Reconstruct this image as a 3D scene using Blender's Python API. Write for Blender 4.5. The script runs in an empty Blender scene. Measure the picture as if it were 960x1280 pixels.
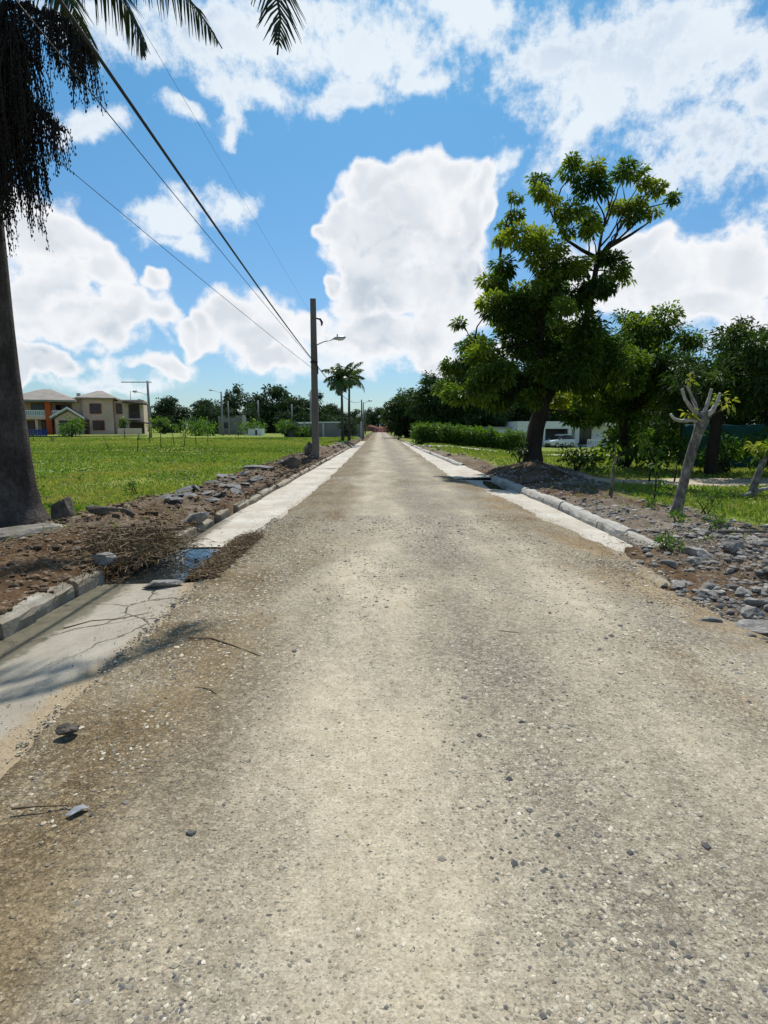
import bpy, bmesh, math, random
import numpy as np
from mathutils import Vector, Matrix
R = math.radians
random.seed(7)
rng = np.random.default_rng(11)
scene = bpy.context.scene
COL = scene.collection

# ------------------------------------------------------------------ helpers
def tag(o, label=None, cat=None, group=None, kind=None):
    if label: o['label'] = label
    if cat: o['category'] = cat
    if group: o['group'] = group
    if kind: o['kind'] = kind
    return o

def empty(name, loc, rz=0.0, label=None, cat=None, group=None):
    o = bpy.data.objects.new(name, None)
    COL.objects.link(o)
    o.empty_display_size = 0.2
    o.location = loc
    o.rotation_euler = (0, 0, rz)
    return tag(o, label, cat, group)

def copy_tree(o, parent=None):
    c = o.copy()
    COL.objects.link(c)
    if parent is not None:
        c.parent = parent
    for ch in list(o.children):
        copy_tree(ch, c)
    return c

def mesh_np(name, V, F, mat, parent=None, smooth=False, attrs=None, loc=None):
    """V (n,3), F (m,k) -> one mesh object"""
    V = np.ascontiguousarray(V, dtype=np.float32)
    F = np.ascontiguousarray(F, dtype=np.int32)
    me = bpy.data.meshes.new(name)
    m, k = F.shape
    me.vertices.add(len(V)); me.loops.add(m * k); me.polygons.add(m)
    me.vertices.foreach_set('co', V.ravel())
    me.loops.foreach_set('vertex_index', F.ravel())
    me.polygons.foreach_set('loop_start', np.arange(0, m * k, k, dtype=np.int32))
    me.polygons.foreach_set('use_smooth', np.full(m, smooth, dtype=bool))
    for a, val in (attrs or {}).items():
        at = me.attributes.new(a, 'FLOAT', 'POINT')
        at.data.foreach_set('value', np.ascontiguousarray(val, dtype=np.float32))
    me.update(calc_edges=True)
    me.materials.append(mat)
    o = bpy.data.objects.new(name, me)
    COL.objects.link(o)
    if parent is not None: o.parent = parent
    if loc is not None: o.location = loc
    return o

class MB:
    """collects shapes, then links them as one mesh object"""
    def __init__(s): s.v = []; s.f = []
    def add(s, vs, fs):
        n = len(s.v)
        s.v += [tuple(p) for p in vs]
        s.f += [tuple(i + n for i in f) for f in fs]
        return s
    def box(s, x0, x1, y0, y1, z0, z1):
        return s.add([(x0,y0,z0),(x1,y0,z0),(x1,y1,z0),(x0,y1,z0),(x0,y0,z1),(x1,y0,z1),(x1,y1,z1),(x0,y1,z1)],
                     [(3,2,1,0),(4,5,6,7),(0,1,5,4),(1,2,6,5),(2,3,7,6),(3,0,4,7)])
    def prism(s, pts, y0, y1):
        """polygon in x,z extruded along y"""
        n = len(pts)
        vs = [(x, y0, z) for x, z in pts] + [(x, y1, z) for x, z in pts]
        fs = [tuple(range(n)), tuple(range(2*n-1, n-1, -1))]
        fs += [(i, i+n, (i+1) % n + n, (i+1) % n) for i in range(n)]
        return s.add(vs, fs)
    def tube(s, path, rad, n=8, cap=True, jit=0.0):
        path = [Vector(p) for p in path]
        if not hasattr(rad, '__len__'): rad = [rad] * len(path)
        vs = []; fs = []
        ref = None
        for i, p in enumerate(path):
            t = (path[min(i+1, len(path)-1)] - path[max(i-1, 0)]).normalized()
            if ref is None:
                ref = Vector((1,0,0)) if abs(t.x) < 0.8 else Vector((0,1,0))
            a = (ref - t * ref.dot(t)).normalized(); b = t.cross(a); ref = a
            for k in range(n):
                q = 2*math.pi*k/n
                rr = rad[i] * (1 + (random.uniform(-jit, jit) if jit else 0))
                vs.append(p + (a*math.cos(q) + b*math.sin(q)) * rr)
        for i in range(len(path)-1):
            for k in range(n):
                fs.append((i*n+k, i*n+(k+1) % n, (i+1)*n+(k+1) % n, (i+1)*n+k))
        if cap:
            fs.append(tuple(range(n-1, -1, -1)))
            m = (len(path)-1)*n
            fs.append(tuple(range(m, m+n)))
        return s.add(vs, fs)
    def ellipsoid(s, c, r, nu=12, nv=8):
        vs = []; fs = []
        for j in range(nv+1):
            a = math.pi*(j+0.02*(j==0)-0.02*(j==nv))/nv
            for i in range(nu):
                b = 2*math.pi*i/nu
                vs.append((c[0]+r[0]*math.sin(a)*math.cos(b), c[1]+r[1]*math.sin(a)*math.sin(b), c[2]+r[2]*math.cos(a)))
        for j in range(nv):
            for i in range(nu):
                fs.append((j*nu+i, (j+1)*nu+i, (j+1)*nu+(i+1) % nu, j*nu+(i+1) % nu))
        return s.add(vs, fs)
    def build(s, name, mat, parent=None, smooth=False, bevel=0.0, loc=None, rot=None):
        me = bpy.data.meshes.new(name)
        me.from_pydata([tuple(p) for p in s.v], [], s.f)
        me.update()
        bm = bmesh.new(); bm.from_mesh(me)
        bmesh.ops.recalc_face_normals(bm, faces=bm.faces)
        bm.to_mesh(me); bm.free()
        if smooth: me.polygons.foreach_set('use_smooth', [True]*len(me.polygons))
        me.materials.append(mat)
        o = bpy.data.objects.new(name, me); COL.objects.link(o)
        if parent is not None: o.parent = parent
        if loc is not None: o.location = loc
        if rot is not None: o.rotation_euler = rot
        if bevel:
            b = o.modifiers.new('bevel', 'BEVEL'); b.width = bevel; b.segments = 2; b.limit_method = 'ANGLE'
        return o

# ------------------------------------------------------------------ value noise (numpy)
def _h(ix, iy, s):
    a = (ix.astype(np.int64)*374761393 + iy.astype(np.int64)*668265263 + s*1442695041) & 0xffffffff
    a = ((a ^ (a >> 13)) * 1274126177) & 0xffffffff
    return ((a ^ (a >> 16)) & 0xffff) / 65535.0
def vnoise(x, y, s=0):
    x = np.asarray(x, float); y = np.asarray(y, float)
    ix = np.floor(x); iy = np.floor(y); fx = x-ix; fy = y-iy
    fx = fx*fx*(3-2*fx); fy = fy*fy*(3-2*fy)
    return (_h(ix,iy,s)*(1-fx)+_h(ix+1,iy,s)*fx)*(1-fy) + (_h(ix,iy+1,s)*(1-fx)+_h(ix+1,iy+1,s)*fx)*fy
def fbm(x, y, o=4, s=0, g=0.5):
    x = np.asarray(x, float); y = np.asarray(y, float)
    t = 0; a = 1; n = 0
    for k in range(o):
        t = t + a*vnoise(x*2**k + 17.3*k, y*2**k - 9.1*k, s+k); n += a; a *= g
    return t/n - 0.5
def sstep(a, b, x):
    t = np.clip((np.asarray(x, float)-a)/(b-a), 0, 1); return t*t*(3-2*t)

# ------------------------------------------------------------------ materials
def newmat(name):
    m = bpy.data.materials.new(name); m.use_nodes = True
    nt = m.node_tree; nt.nodes.clear()
    out = nt.nodes.new('ShaderNodeOutputMaterial')
    return m, nt, out
def nd(nt, t, **kw):
    n = nt.nodes.new(t)
    for k, v in kw.items():
        if k in n.bl_rna.properties.keys() and k != 'inputs': setattr(n, k, v)
        else: n.inputs[k].default_value = v
    return n
def ramp(nt, src, stops, interp='LINEAR'):
    r = nt.nodes.new('ShaderNodeValToRGB'); r.color_ramp.interpolation = interp
    e = r.color_ramp.elements
    while len(e) < len(stops): e.new(0.5)
    for el, (p, c) in zip(e, stops):
        el.position = p
        el.color = (c[0], c[1], c[2], 1) if hasattr(c, '__len__') else (c, c, c, 1)
    nt.links.new(src, r.inputs[0])
    return r.outputs[0]
def mixc(nt, f, a, b, mode='MIX'):
    m = nt.nodes.new('ShaderNodeMix'); m.data_type = 'RGBA'; m.blend_type = mode
    for sock, v in ((m.inputs[0], f), (m.inputs[6], a), (m.inputs[7], b)):
        if isinstance(v, bpy.types.NodeSocket): nt.links.new(v, sock)
        elif hasattr(v, '__len__'): sock.default_value = (v[0], v[1], v[2], 1)
        else: sock.default_value = v
    return m.outputs[2]
def mth(nt, op, a, b=None, c=None, clamp=False):
    m = nt.nodes.new('ShaderNodeMath'); m.operation = op; m.use_clamp = clamp
    for i, v in enumerate((a, b, c)):
        if v is None: continue
        if isinstance(v, bpy.types.NodeSocket): nt.links.new(v, m.inputs[i])
        else: m.inputs[i].default_value = v
    return m.outputs[0]
def mapr(nt, v, a, b, c=0.0, d=1.0, smooth=True):
    m = nt.nodes.new('ShaderNodeMapRange')
    if smooth: m.interpolation_type = 'SMOOTHSTEP'
    nt.links.new(v, m.inputs[0])
    m.inputs[1].default_value = a; m.inputs[2].default_value = b; m.inputs[3].default_value = c; m.inputs[4].default_value = d
    return m.outputs[0]
def coords(nt, scale=(1,1,1), kind='Object', loc=(0,0,0)):
    tc = nt.nodes.new('ShaderNodeTexCoord'); mp = nt.nodes.new('ShaderNodeMapping')
    mp.inputs['Scale'].default_value = scale; mp.inputs['Location'].default_value = loc
    nt.links.new(tc.outputs[kind], mp.inputs[0])
    return mp.outputs[0]
def noise(nt, vec, scale, detail=4, rough=0.55, dist=0.0):
    n = nd(nt, 'ShaderNodeTexNoise', Scale=scale, Detail=detail, Roughness=rough, Distortion=dist)
    nt.links.new(vec, n.inputs['Vector']); return n.outputs[0]
def vor(nt, vec, scale, feature='F1', rand=1.0):
    v = nt.nodes.new('ShaderNodeTexVoronoi'); v.feature = feature
    v.inputs['Scale'].default_value = scale; v.inputs['Randomness'].default_value = rand
    nt.links.new(vec, v.inputs['Vector']); return v
def bump(nt, h, strength=0.5, dist=0.02, prev=None):
    b = nd(nt, 'ShaderNodeBump', Strength=strength, Distance=dist)
    nt.links.new(h, b.inputs['Height'])
    if prev is not None: nt.links.new(prev, b.inputs['Normal'])
    return b.outputs[0]
def attr(nt, name):
    a = nt.nodes.new('ShaderNodeAttribute'); a.attribute_name = name; return a.outputs['Fac']
def principled(nt, out, col, rough=0.8, normal=None, spec=0.3, metal=0.0):
    p = nt.nodes.new('ShaderNodeBsdfPrincipled')
    for k, v in (('Base Color', col), ('Roughness', rough), ('Metallic', metal), ('Specular IOR Level', spec)):
        if isinstance(v, bpy.types.NodeSocket): nt.links.new(v, p.inputs[k])
        elif hasattr(v, '__len__'): p.inputs[k].default_value = (v[0], v[1], v[2], 1)
        else: p.inputs[k].default_value = v
    if normal is not None: nt.links.new(normal, p.inputs['Normal'])
    nt.links.new(p.outputs[0], out.inputs['Surface'])
    return p
def rough_mat(name, c0, c1, scale=3.0, rough=0.85, bs=0.4, bscale=20.0, bd=0.01, spec=0.25, c2=None, metal=0.0, stretch=(1,1,1)):
    """two or three tone noisy surface with fine relief"""
    m, nt, out = newmat(name)
    v = coords(nt, stretch)
    n = noise(nt, v, scale, 6, 0.65)
    stops = [(0.32, c0), (0.68, c1)] if c2 is None else [(0.28, c0), (0.5, c1), (0.72, c2)]
    col = ramp(nt, n, stops)
    f = noise(nt, v, bscale, 5, 0.7)
    col = mixc(nt, 0.55, col, ramp(nt, f, [(0.3, 0.55), (0.7, 1.0)]), 'MULTIPLY')
    principled(nt, out, col, rough, bump(nt, f, bs, bd), spec, metal)
    return m
def leaf_mat(name, stops, trans=0.35, rough=0.5, tcol=None):
    m, nt, out = newmat(name)
    col = ramp(nt, attr(nt, 'tint'), stops)
    p = principled(nt, out, col, rough, None, 0.3)
    t = nt.nodes.new('ShaderNodeBsdfTranslucent')
    tc = mixc(nt, 1.0, col, tcol or (1.5, 1.6, 0.5), 'MULTIPLY')
    nt.links.new(tc, t.inputs[0])
    mx = nt.nodes.new('ShaderNodeMixShader'); mx.inputs[0].default_value = trans
    nt.links.new(p.outputs[0], mx.inputs[1]); nt.links.new(t.outputs[0], mx.inputs[2])
    nt.links.new(mx.outputs[0], out.inputs['Surface'])
    return m
M = {}
SUN_E = 5.0; SKY_S = 0.10; EXPO = 0.14; DENOISE = True
SKY_TINT = (0.43, 0.91, 1.08); SKY_TINT0 = (0.62, 0.80, 0.96)
CLOUD_HI = (0.86, 0.87, 0.89); CLOUD_LO = (0.43, 0.51, 0.60)
VEIL_HI = (0.78, 0.84, 0.89); VEIL_LO = (0.54, 0.63, 0.75)
CUM= [(0.0041, 0.1956, 0.035, 0.0192), (0.0424, 0.1926, 0.0318, 0.0193), (0.0792, 0.1908, 0.0157, 0.0165), (0.0203, 0.1749, 0.0452, 0.0285), (0.09, 0.1794, 0.0114, 0.0124), (0.077, 0.133, 0.0144, 0.0158), (0.0853, 0.093, 0.016, 0.0128), (-0.0456, 0.1571, 0.0111, 0.0123), (-0.0413, 0.121, 0.01, 0.0111), (-0.0267, 0.1871, 0.0141, 0.0123), (-0.0023, 0.2026, 0.014, 0.0097), (-0.0158, 0.1347, 0.0299, 0.0304), (-0.0218, 0.1747, 0.0284, 0.0256), (-0.0024, 0.1528, 0.0492, 0.0414), (0.0434, 0.1585, 0.0508, 0.041), (0.031, 0.1225, 0.0566, 0.0371), (-0.0026, 0.1101, 0.0438, 0.0314), (0.045, 0.0908, 0.0474, 0.029), (0.0179, 0.0812, 0.0647, 0.0228), (-0.0129, 0.0747, 0.0547, 0.0184), (-0.0318, 0.1584, 0.0196, 0.0176), (0.0718, 0.1753, 0.0243, 0.0227), (-0.1166, 0.0895, 0.0273, 0.0216), (-0.1381, 0.0763, 0.0206, 0.0167), (-0.0978, 0.0706, 0.0306, 0.0209), (-0.1828, 0.0528, 0.0342, 0.0116), (-0.0851, 0.0543, 0.0338, 0.012), (-0.1562, 0.0727, 0.0159, 0.0128), (-0.2564, 0.1423, 0.0332, 0.0252), (-0.272, 0.1073, 0.0426, 0.0291), (-0.2268, 0.1188, 0.0296, 0.0194), (-0.2094, 0.094, 0.0366, 0.0183), (-0.1768, 0.0891, 0.0234, 0.0162), (-0.2448, 0.0852, 0.0563, 0.0182), (-0.1787, 0.1147, 0.0121, 0.0109), (-0.2651, 0.0526, 0.0288, 0.0161), (-0.29, 0.0469, 0.0292, 0.0147), (-0.0539, 0.0777, 0.0237, 0.0163), (0.207, 0.1412, 0.0293, 0.0185), (0.2385, 0.1191, 0.0511, 0.0265), (0.279, 0.1223, 0.0373, 0.0287), (0.2048, 0.1089, 0.0329, 0.0242), (0.2694, 0.0938, 0.055, 0.0239), (0.1611, 0.1197, 0.028, 0.0303), (0.0593, 0.0613, 0.041, 0.0133), (0.1389, 0.0767, 0.039, 0.0257)]
THIN= [(-0.1292, 0.2802, 0.053, 0.0245), (-0.0723, 0.2812, 0.0693, 0.027), (-0.0139, 0.2737, 0.0445, 0.0268), (0.0161, 0.2539, 0.023, 0.0097), (-0.1231, 0.246, 0.0163, 0.0175), (-0.1311, 0.2268, 0.007, 0.0101), (0.0502, 0.2979, 0.0489, 0.0195), (-0.0266, 0.2458, 0.0274, 0.0079), (-0.2022, 0.2862, 0.0411, 0.0154), (-0.0979, 0.2546, 0.0352, 0.0144), (-0.2083, 0.2098, 0.0197, 0.0102), (-0.1844, 0.2861, 0.0315, 0.0173), (0.1894, 0.2609, 0.0893, 0.0509), (0.1638, 0.2297, 0.0459, 0.0225), (0.2483, 0.1976, 0.0584, 0.0284), (0.1256, 0.2838, 0.0507, 0.0267), (0.2503, 0.2632, 0.055, 0.0403), (0.2784, 0.2235, 0.0397, 0.0289), (0.3344, 0.1578, 0.0563, 0.0315), (0.2246, 0.1788, 0.0335, 0.0162), (-0.1646, 0.1529, 0.0205, 0.0143), (-0.1509, 0.1385, 0.0148, 0.0077), (-0.1166, 0.1637, 0.0206, 0.0137), (-0.1596, 0.2288, 0.008, 0.006), (0.0881, 0.2078, 0.0099, 0.0128), (-0.0303, 0.0581, 0.0821, 0.0133), (0.0042, 0.0681, 0.0617, 0.0145), (-0.2137, 0.0476, 0.036, 0.0064), (-0.0644, 0.0645, 0.0407, 0.0145)]
MAIN= [(0.06, 9.58, 0.36), (0.93, 9.75, 0.47), (1.51, 9.63, 0.38), (1.36, 9.09, 0.66), (2.58, 9.51, 0.52), (3.12, 9.3, 0.33), (2.81, 8.72, 0.57), (3.5, 8.98, 0.33), (4.18, 8.81, 0.27), (3.71, 8.52, 0.28), (2.97, 8.27, 0.38), (-0.85, 8.92, 0.24), (-0.04, 8.72, 0.47), (0.78, 8.39, 0.57), (1.67, 8.31, 0.52), (-1.0, 8.05, 0.52), (-0.74, 8.46, 0.28), (-0.8, 7.46, 0.52), (0.08, 7.88, 0.57), (1.44, 7.63, 0.33), (0.72, 7.72, 0.28), (-1.31, 6.69, 0.57), (-1.57, 6.18, 0.57), (-0.14, 6.87, 0.71), (0.33, 6.27, 0.85), (-0.48, 6.09, 0.66), (0.78, 6.53, 0.57), (2.2, 6.87, 0.57), (2.42, 6.36, 0.47), (1.89, 6.01, 0.47), (1.45, 5.75, 0.52), (-1.91, 5.31, 0.43), (-2.54, 5.09, 0.28), (-1.17, 5.22, 0.76), (-0.08, 5.22, 0.85), (0.73, 5.49, 0.66), (-1.88, 4.43, 0.71), (-0.87, 4.34, 0.85), (0.15, 4.25, 0.95), (1.87, 4.7, 0.81), (1.64, 3.99, 0.76), (-2.69, 3.62, 0.57), (-1.86, 3.53, 0.85), (-0.74, 3.36, 0.95), (0.37, 3.27, 0.85), (-2.96, 2.9, 0.57), (-2.3, 2.63, 0.85), (-1.37, 2.45, 0.76), (2.58, 3.63, 0.95), (3.33, 3.54, 0.57), (2.25, 2.9, 0.66), (1.75, 1.9, 0.52), (3.0, 2.91, 0.66), (1.34, 2.54, 0.57), (2.04, 1.8, 0.33), (-0.34, 2.45, 0.47), (0.9, 3.99, 0.85), (0.77, 4.7, 0.76)]
T2= [(1.2, 6.32, 0.53), (1.49, 5.95, 0.44), (0.09, 6.12, 0.53), (0.79, 5.99, 0.58), (2.03, 5.62, 0.53), (2.59, 5.12, 0.53), (1.07, 5.7, 0.53), (0.04, 5.7, 0.71), (0.57, 5.45, 0.8), (0.93, 5.29, 0.53), (1.98, 5.2, 0.62), (2.31, 5.45, 0.36), (-1.68, 5.45, 0.89), (-1.96, 5.86, 0.44), (-1.02, 4.61, 1.16), (0.04, 4.27, 0.89), (1.11, 4.02, 0.8), (1.91, 3.85, 0.62), (-0.26, 3.59, 0.98), (0.81, 3.34, 0.8), (1.54, 2.99, 0.71), (-1.34, 2.39, 0.53), (-1.77, 2.3, 0.44), (-2.25, 4.86, 0.8), (-0.47, 2.65, 0.71), (0.42, 2.48, 0.71)]
T3= [(-0.33, 4.58, 0.45), (0.08, 4.15, 0.75), (0.76, 4.72, 0.68), (1.32, 5.08, 0.45), (0.78, 5.29, 0.23), (1.46, 4.37, 0.83), (0.51, 3.51, 0.83), (1.26, 3.43, 0.91), (-0.86, 3.87, 0.6), (-0.2, 3.07, 0.68), (0.95, 2.78, 0.83), (1.7, 2.78, 0.75), (-0.67, 3.29, 0.45), (1.94, 4.01, 0.98), (2.16, 4.8, 0.75), (0.42, 2.78, 0.68), (2.42, 3.07, 0.91)]
M['concrete'] = rough_mat('concrete', (0.42,0.40,0.36), (0.56,0.54,0.50), 1.5, 0.85, 0.3, 40, 0.006)
M['block'] = rough_mat('block_wall', (0.15,0.15,0.15), (0.27,0.26,0.25), 0.8, 0.9, 0.3, 12)
M['pole'] = rough_mat('pole_concrete', (0.13,0.11,0.10), (0.22,0.19,0.17), 1.2, 0.85, 0.3, 30, 0.006, stretch=(1,1,0.25))
M['farpole'] = rough_mat('far_pole_concrete', (0.24,0.24,0.24), (0.34,0.33,0.32), 1.2)
M['bark'] = rough_mat('bark', (0.025,0.019,0.014), (0.065,0.05,0.038), 3, 0.9, 0.9, 18, 0.03, stretch=(1,1,0.35))
M['palebark'] = rough_mat('pale_bark', (0.07,0.058,0.045), (0.20,0.175,0.145), 13, 0.95, 1.0, 34, 0.03, c2=(0.46,0.43,0.385), stretch=(1,1,0.6))
M['cutbranch'] = rough_mat('cut_branch', (0.22,0.19,0.16), (0.42,0.38,0.33), 8, 0.85, 0.7, 30, 0.015, c2=(0.62,0.58,0.52))
M['deadtwig'] = rough_mat('dead_twig', (0.10,0.07,0.038), (0.25,0.185,0.11), 8, 0.9, 0.2, 40)

def palm_trunk_mat():
    m, nt, out = newmat('palm_trunk')
    v = coords(nt, (1,1,0.55)); sep = nt.nodes.new('ShaderNodeSeparateXYZ'); nt.links.new(coords(nt), sep.inputs[0])
    n = noise(nt, v, 3.2, 7, 0.7); f = noise(nt, v, 26, 5, 0.75)
    col = ramp(nt, n, [(0.28,(0.028,0.022,0.020)),(0.48,(0.075,0.06,0.053)),(0.62,(0.12,0.10,0.088)),(0.78,(0.21,0.185,0.165))])
    col = mixc(nt, 0.75, col, ramp(nt, f, [(0.3,0.4),(0.7,1.1)]), 'MULTIPLY')
    zz = mth(nt, 'ADD', sep.outputs[2], mth(nt, 'MULTIPLY', n, 0.12))
    ring = mth(nt, 'PINGPONG', zz, 0.075); ring = mapr(nt, ring, 0.0, 0.012)
    col = mixc(nt, mth(nt, 'MULTIPLY', mth(nt, 'SUBTRACT', 1.0, ring), 0.14), col, (0.02,0.017,0.015))
    moss = mapr(nt, noise(nt, coords(nt, (1.5,1.5,0.5), loc=(4,2,1)), 2.0, 4), 0.55, 0.66)
    col = mixc(nt, mth(nt, 'MULTIPLY', moss, 0.55), col, (0.05,0.043,0.035))
    h = mth(nt, 'ADD', f, mth(nt, 'MULTIPLY', ring, 0.15))
    principled(nt, out, col, 0.92, bump(nt, h, 0.9, 0.02), 0.15)
    return m
M['palmtrunk'] = palm_trunk_mat()
M['shaft'] = rough_mat('palm_shaft', (0.05,0.09,0.03), (0.08,0.13,0.04), 3, 0.5, 0.1)
M['fruit'] = rough_mat('palm_fruit', (0.010,0.008,0.008), (0.032,0.024,0.020), 9, 0.8, 0.3, 30)
M['rock'] = rough_mat('rock', (0.16,0.15,0.135), (0.26,0.245,0.22), 6, 0.9, 0.9, 25, 0.03, c2=(0.42,0.40,0.365))
M['darkrock'] = rough_mat('dark_rock', (0.07,0.06,0.05), (0.17,0.14,0.11), 5, 0.9, 0.8, 22, 0.02)
M['rubblepale'] = rough_mat('pale_rubble', (0.17,0.155,0.13), (0.30,0.285,0.26), 8, 0.95, 0.9, 25, 0.03, c2=(0.45,0.43,0.40))
M['slate'] = rough_mat('slate', (0.05,0.048,0.046), (0.15,0.145,0.14), 7, 0.75, 0.5, 25, 0.01, spec=0.5)
M['cable'] = rough_mat('cable', (0.02,0.02,0.022), (0.03,0.03,0.033), 4, 0.5, 0.0)
M['black'] = rough_mat('black_metal', (0.015,0.015,0.017), (0.03,0.03,0.03), 4, 0.5, 0.0)
M['lampgrey'] = rough_mat('lamp_metal', (0.42,0.43,0.45), (0.52,0.53,0.55), 4, 0.4, 0.0, metal=0.3)
M['glassy'] = rough_mat('lamp_glass', (0.6,0.62,0.62), (0.7,0.72,0.72), 4, 0.15, 0.0, spec=0.6)
M['stucco'] = rough_mat('beige_stucco', (0.76,0.54,0.41), (0.85,0.64,0.50), 0.3, 0.9, 0.02, 0.35)
M['stucco2'] = rough_mat('tan_stucco', (0.70,0.49,0.37), (0.80,0.58,0.45), 0.3, 0.9, 0.02, 0.35)
M['white'] = rough_mat('white_paint', (0.78,0.78,0.77), (0.86,0.86,0.85), 0.6, 0.7, 0.1, 10)
M['greywall'] = rough_mat('grey_wall', (0.34,0.34,0.34), (0.45,0.45,0.45), 0.6, 0.8, 0.2, 10)
M['rooftile'] = rough_mat('grey_roof', (0.26,0.23,0.20), (0.36,0.32,0.28), 0.7, 0.9, 0.4, 6)
M['darkroof'] = rough_mat('dark_roof', (0.07,0.055,0.05), (0.13,0.10,0.085), 1.2, 0.9, 0.3, 8)
M['orange'] = rough_mat('orange_paint', (0.50,0.09,0.025), (0.60,0.12,0.035), 0.8, 0.6, 0.1)
M['redframe'] = rough_mat('red_frame', (0.26,0.035,0.022), (0.34,0.05,0.03), 1.0, 0.6, 0.1)
M['darkglass'] = rough_mat('dark_glass', (0.012,0.014,0.018), (0.03,0.033,0.04), 1.0, 0.15, 0.0, spec=0.5)
M['bluepaint'] = rough_mat('blue_paint', (0.02,0.06,0.25), (0.03,0.09,0.34), 1.0, 0.6, 0.1)
M['reddoor'] = rough_mat('red_door', (0.16,0.03,0.02), (0.22,0.045,0.03), 1.0, 0.6, 0.1)
M['carwhite'] = rough_mat('car_paint', (0.74,0.74,0.75), (0.78,0.78,0.79), 1.0, 0.25, 0.0, spec=0.6)
M['tyre'] = rough_mat('tyre', (0.015,0.015,0.015), (0.03,0.03,0.03), 4, 0.85, 0.2)
M['rim'] = rough_mat('rim', (0.4,0.4,0.42), (0.5,0.5,0.52), 4, 0.3, 0.0, metal=0.7)
M['redlamp'] = rough_mat('red_lens', (0.4,0.01,0.01), (0.5,0.02,0.02), 4, 0.2, 0.0)
M['truckred'] = rough_mat('truck_red', (0.30,0.07,0.035), (0.42,0.10,0.05), 1.0, 0.6, 0.2)
M['redearth'] = rough_mat('red_earth', (0.16,0.065,0.045), (0.26,0.11,0.08), 0.5, 0.95, 0.8, 3, 0.1)
M['teal'] = rough_mat('teal_net', (0.012,0.075,0.08), (0.02,0.12,0.125), 2.0, 0.7, 0.2)
M['paper'] = rough_mat('grey_litter', (0.17,0.18,0.20), (0.32,0.33,0.35), 8, 0.6, 0.2)
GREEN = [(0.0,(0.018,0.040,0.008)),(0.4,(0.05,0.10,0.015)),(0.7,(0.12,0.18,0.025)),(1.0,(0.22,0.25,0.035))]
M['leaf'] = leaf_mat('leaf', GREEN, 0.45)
M['leaf_dark'] = leaf_mat('leaf_dark', [(0.0,(0.014,0.034,0.009)),(0.6,(0.042,0.085,0.018)),(1.0,(0.10,0.14,0.03))], 0.25)
M['leaf_far'] = leaf_mat('leaf_far', [(0.0,(0.012,0.030,0.014)),(0.6,(0.03,0.060,0.022)),(1.0,(0.06,0.10,0.03))], 0.2, 0.7)
M['leaf_light'] = leaf_mat('leaf_light', [(0.0,(0.05,0.11,0.015)),(0.6,(0.13,0.22,0.03)),(1.0,(0.30,0.30,0.05))], 0.35)
M['leaf_hedge'] = leaf_mat('leaf_hedge', [(0.0,(0.03,0.07,0.012)),(0.6,(0.075,0.15,0.022)),(1.0,(0.14,0.22,0.03))], 0.35)
M['palmleaf'] = leaf_mat('palm_leaf', [(0.0,(0.03,0.055,0.018)),(0.6,(0.07,0.12,0.035)),(1.0,(0.15,0.19,0.06))], 0.25, 0.4)
M['grass'] = leaf_mat('grass_blades', [(0.0,(0.075,0.125,0.012)),(0.55,(0.18,0.26,0.04)),(0.85,(0.29,0.36,0.08)),(1.0,(0.38,0.33,0.12))], 0.3, 0.65, (1.35,1.3,0.6))
M['drygrass'] = leaf_mat('dry_grass', [(0.0,(0.07,0.045,0.02)),(0.6,(0.16,0.11,0.055)),(1.0,(0.30,0.23,0.13))], 0.2, 0.8, (1.1,1.0,0.8))

def pebble_mat(name, stops):
    m, nt, out = newmat(name)
    col = ramp(nt, attr(nt, 'tint'), stops)
    f = noise(nt, coords(nt), 160, 3, 0.7)
    col = mixc(nt, 0.4, col, ramp(nt, f, [(0.3,0.6),(0.7,1.0)]), 'MULTIPLY')
    principled(nt, out, col, 0.85, bump(nt, f, 0.3, 0.003), 0.25)
    return m
M['gravel'] = pebble_mat('gravel', [(0.0,(0.06,0.06,0.065)),(0.3,(0.16,0.15,0.135)),(0.55,(0.36,0.31,0.22)),(0.8,(0.54,0.475,0.355)),(1.0,(0.66,0.61,0.51))])
M['rubble'] = pebble_mat('rubble', [(0.0,(0.085,0.08,0.08)),(0.4,(0.20,0.185,0.17)),(0.8,(0.33,0.30,0.255)),(1.0,(0.56,0.54,0.50))])
M['clods'] = pebble_mat('clods', [(0.0,(0.05,0.034,0.02)),(0.5,(0.13,0.082,0.046)),(0.85,(0.23,0.16,0.095)),(1.0,(0.42,0.38,0.32))])

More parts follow.
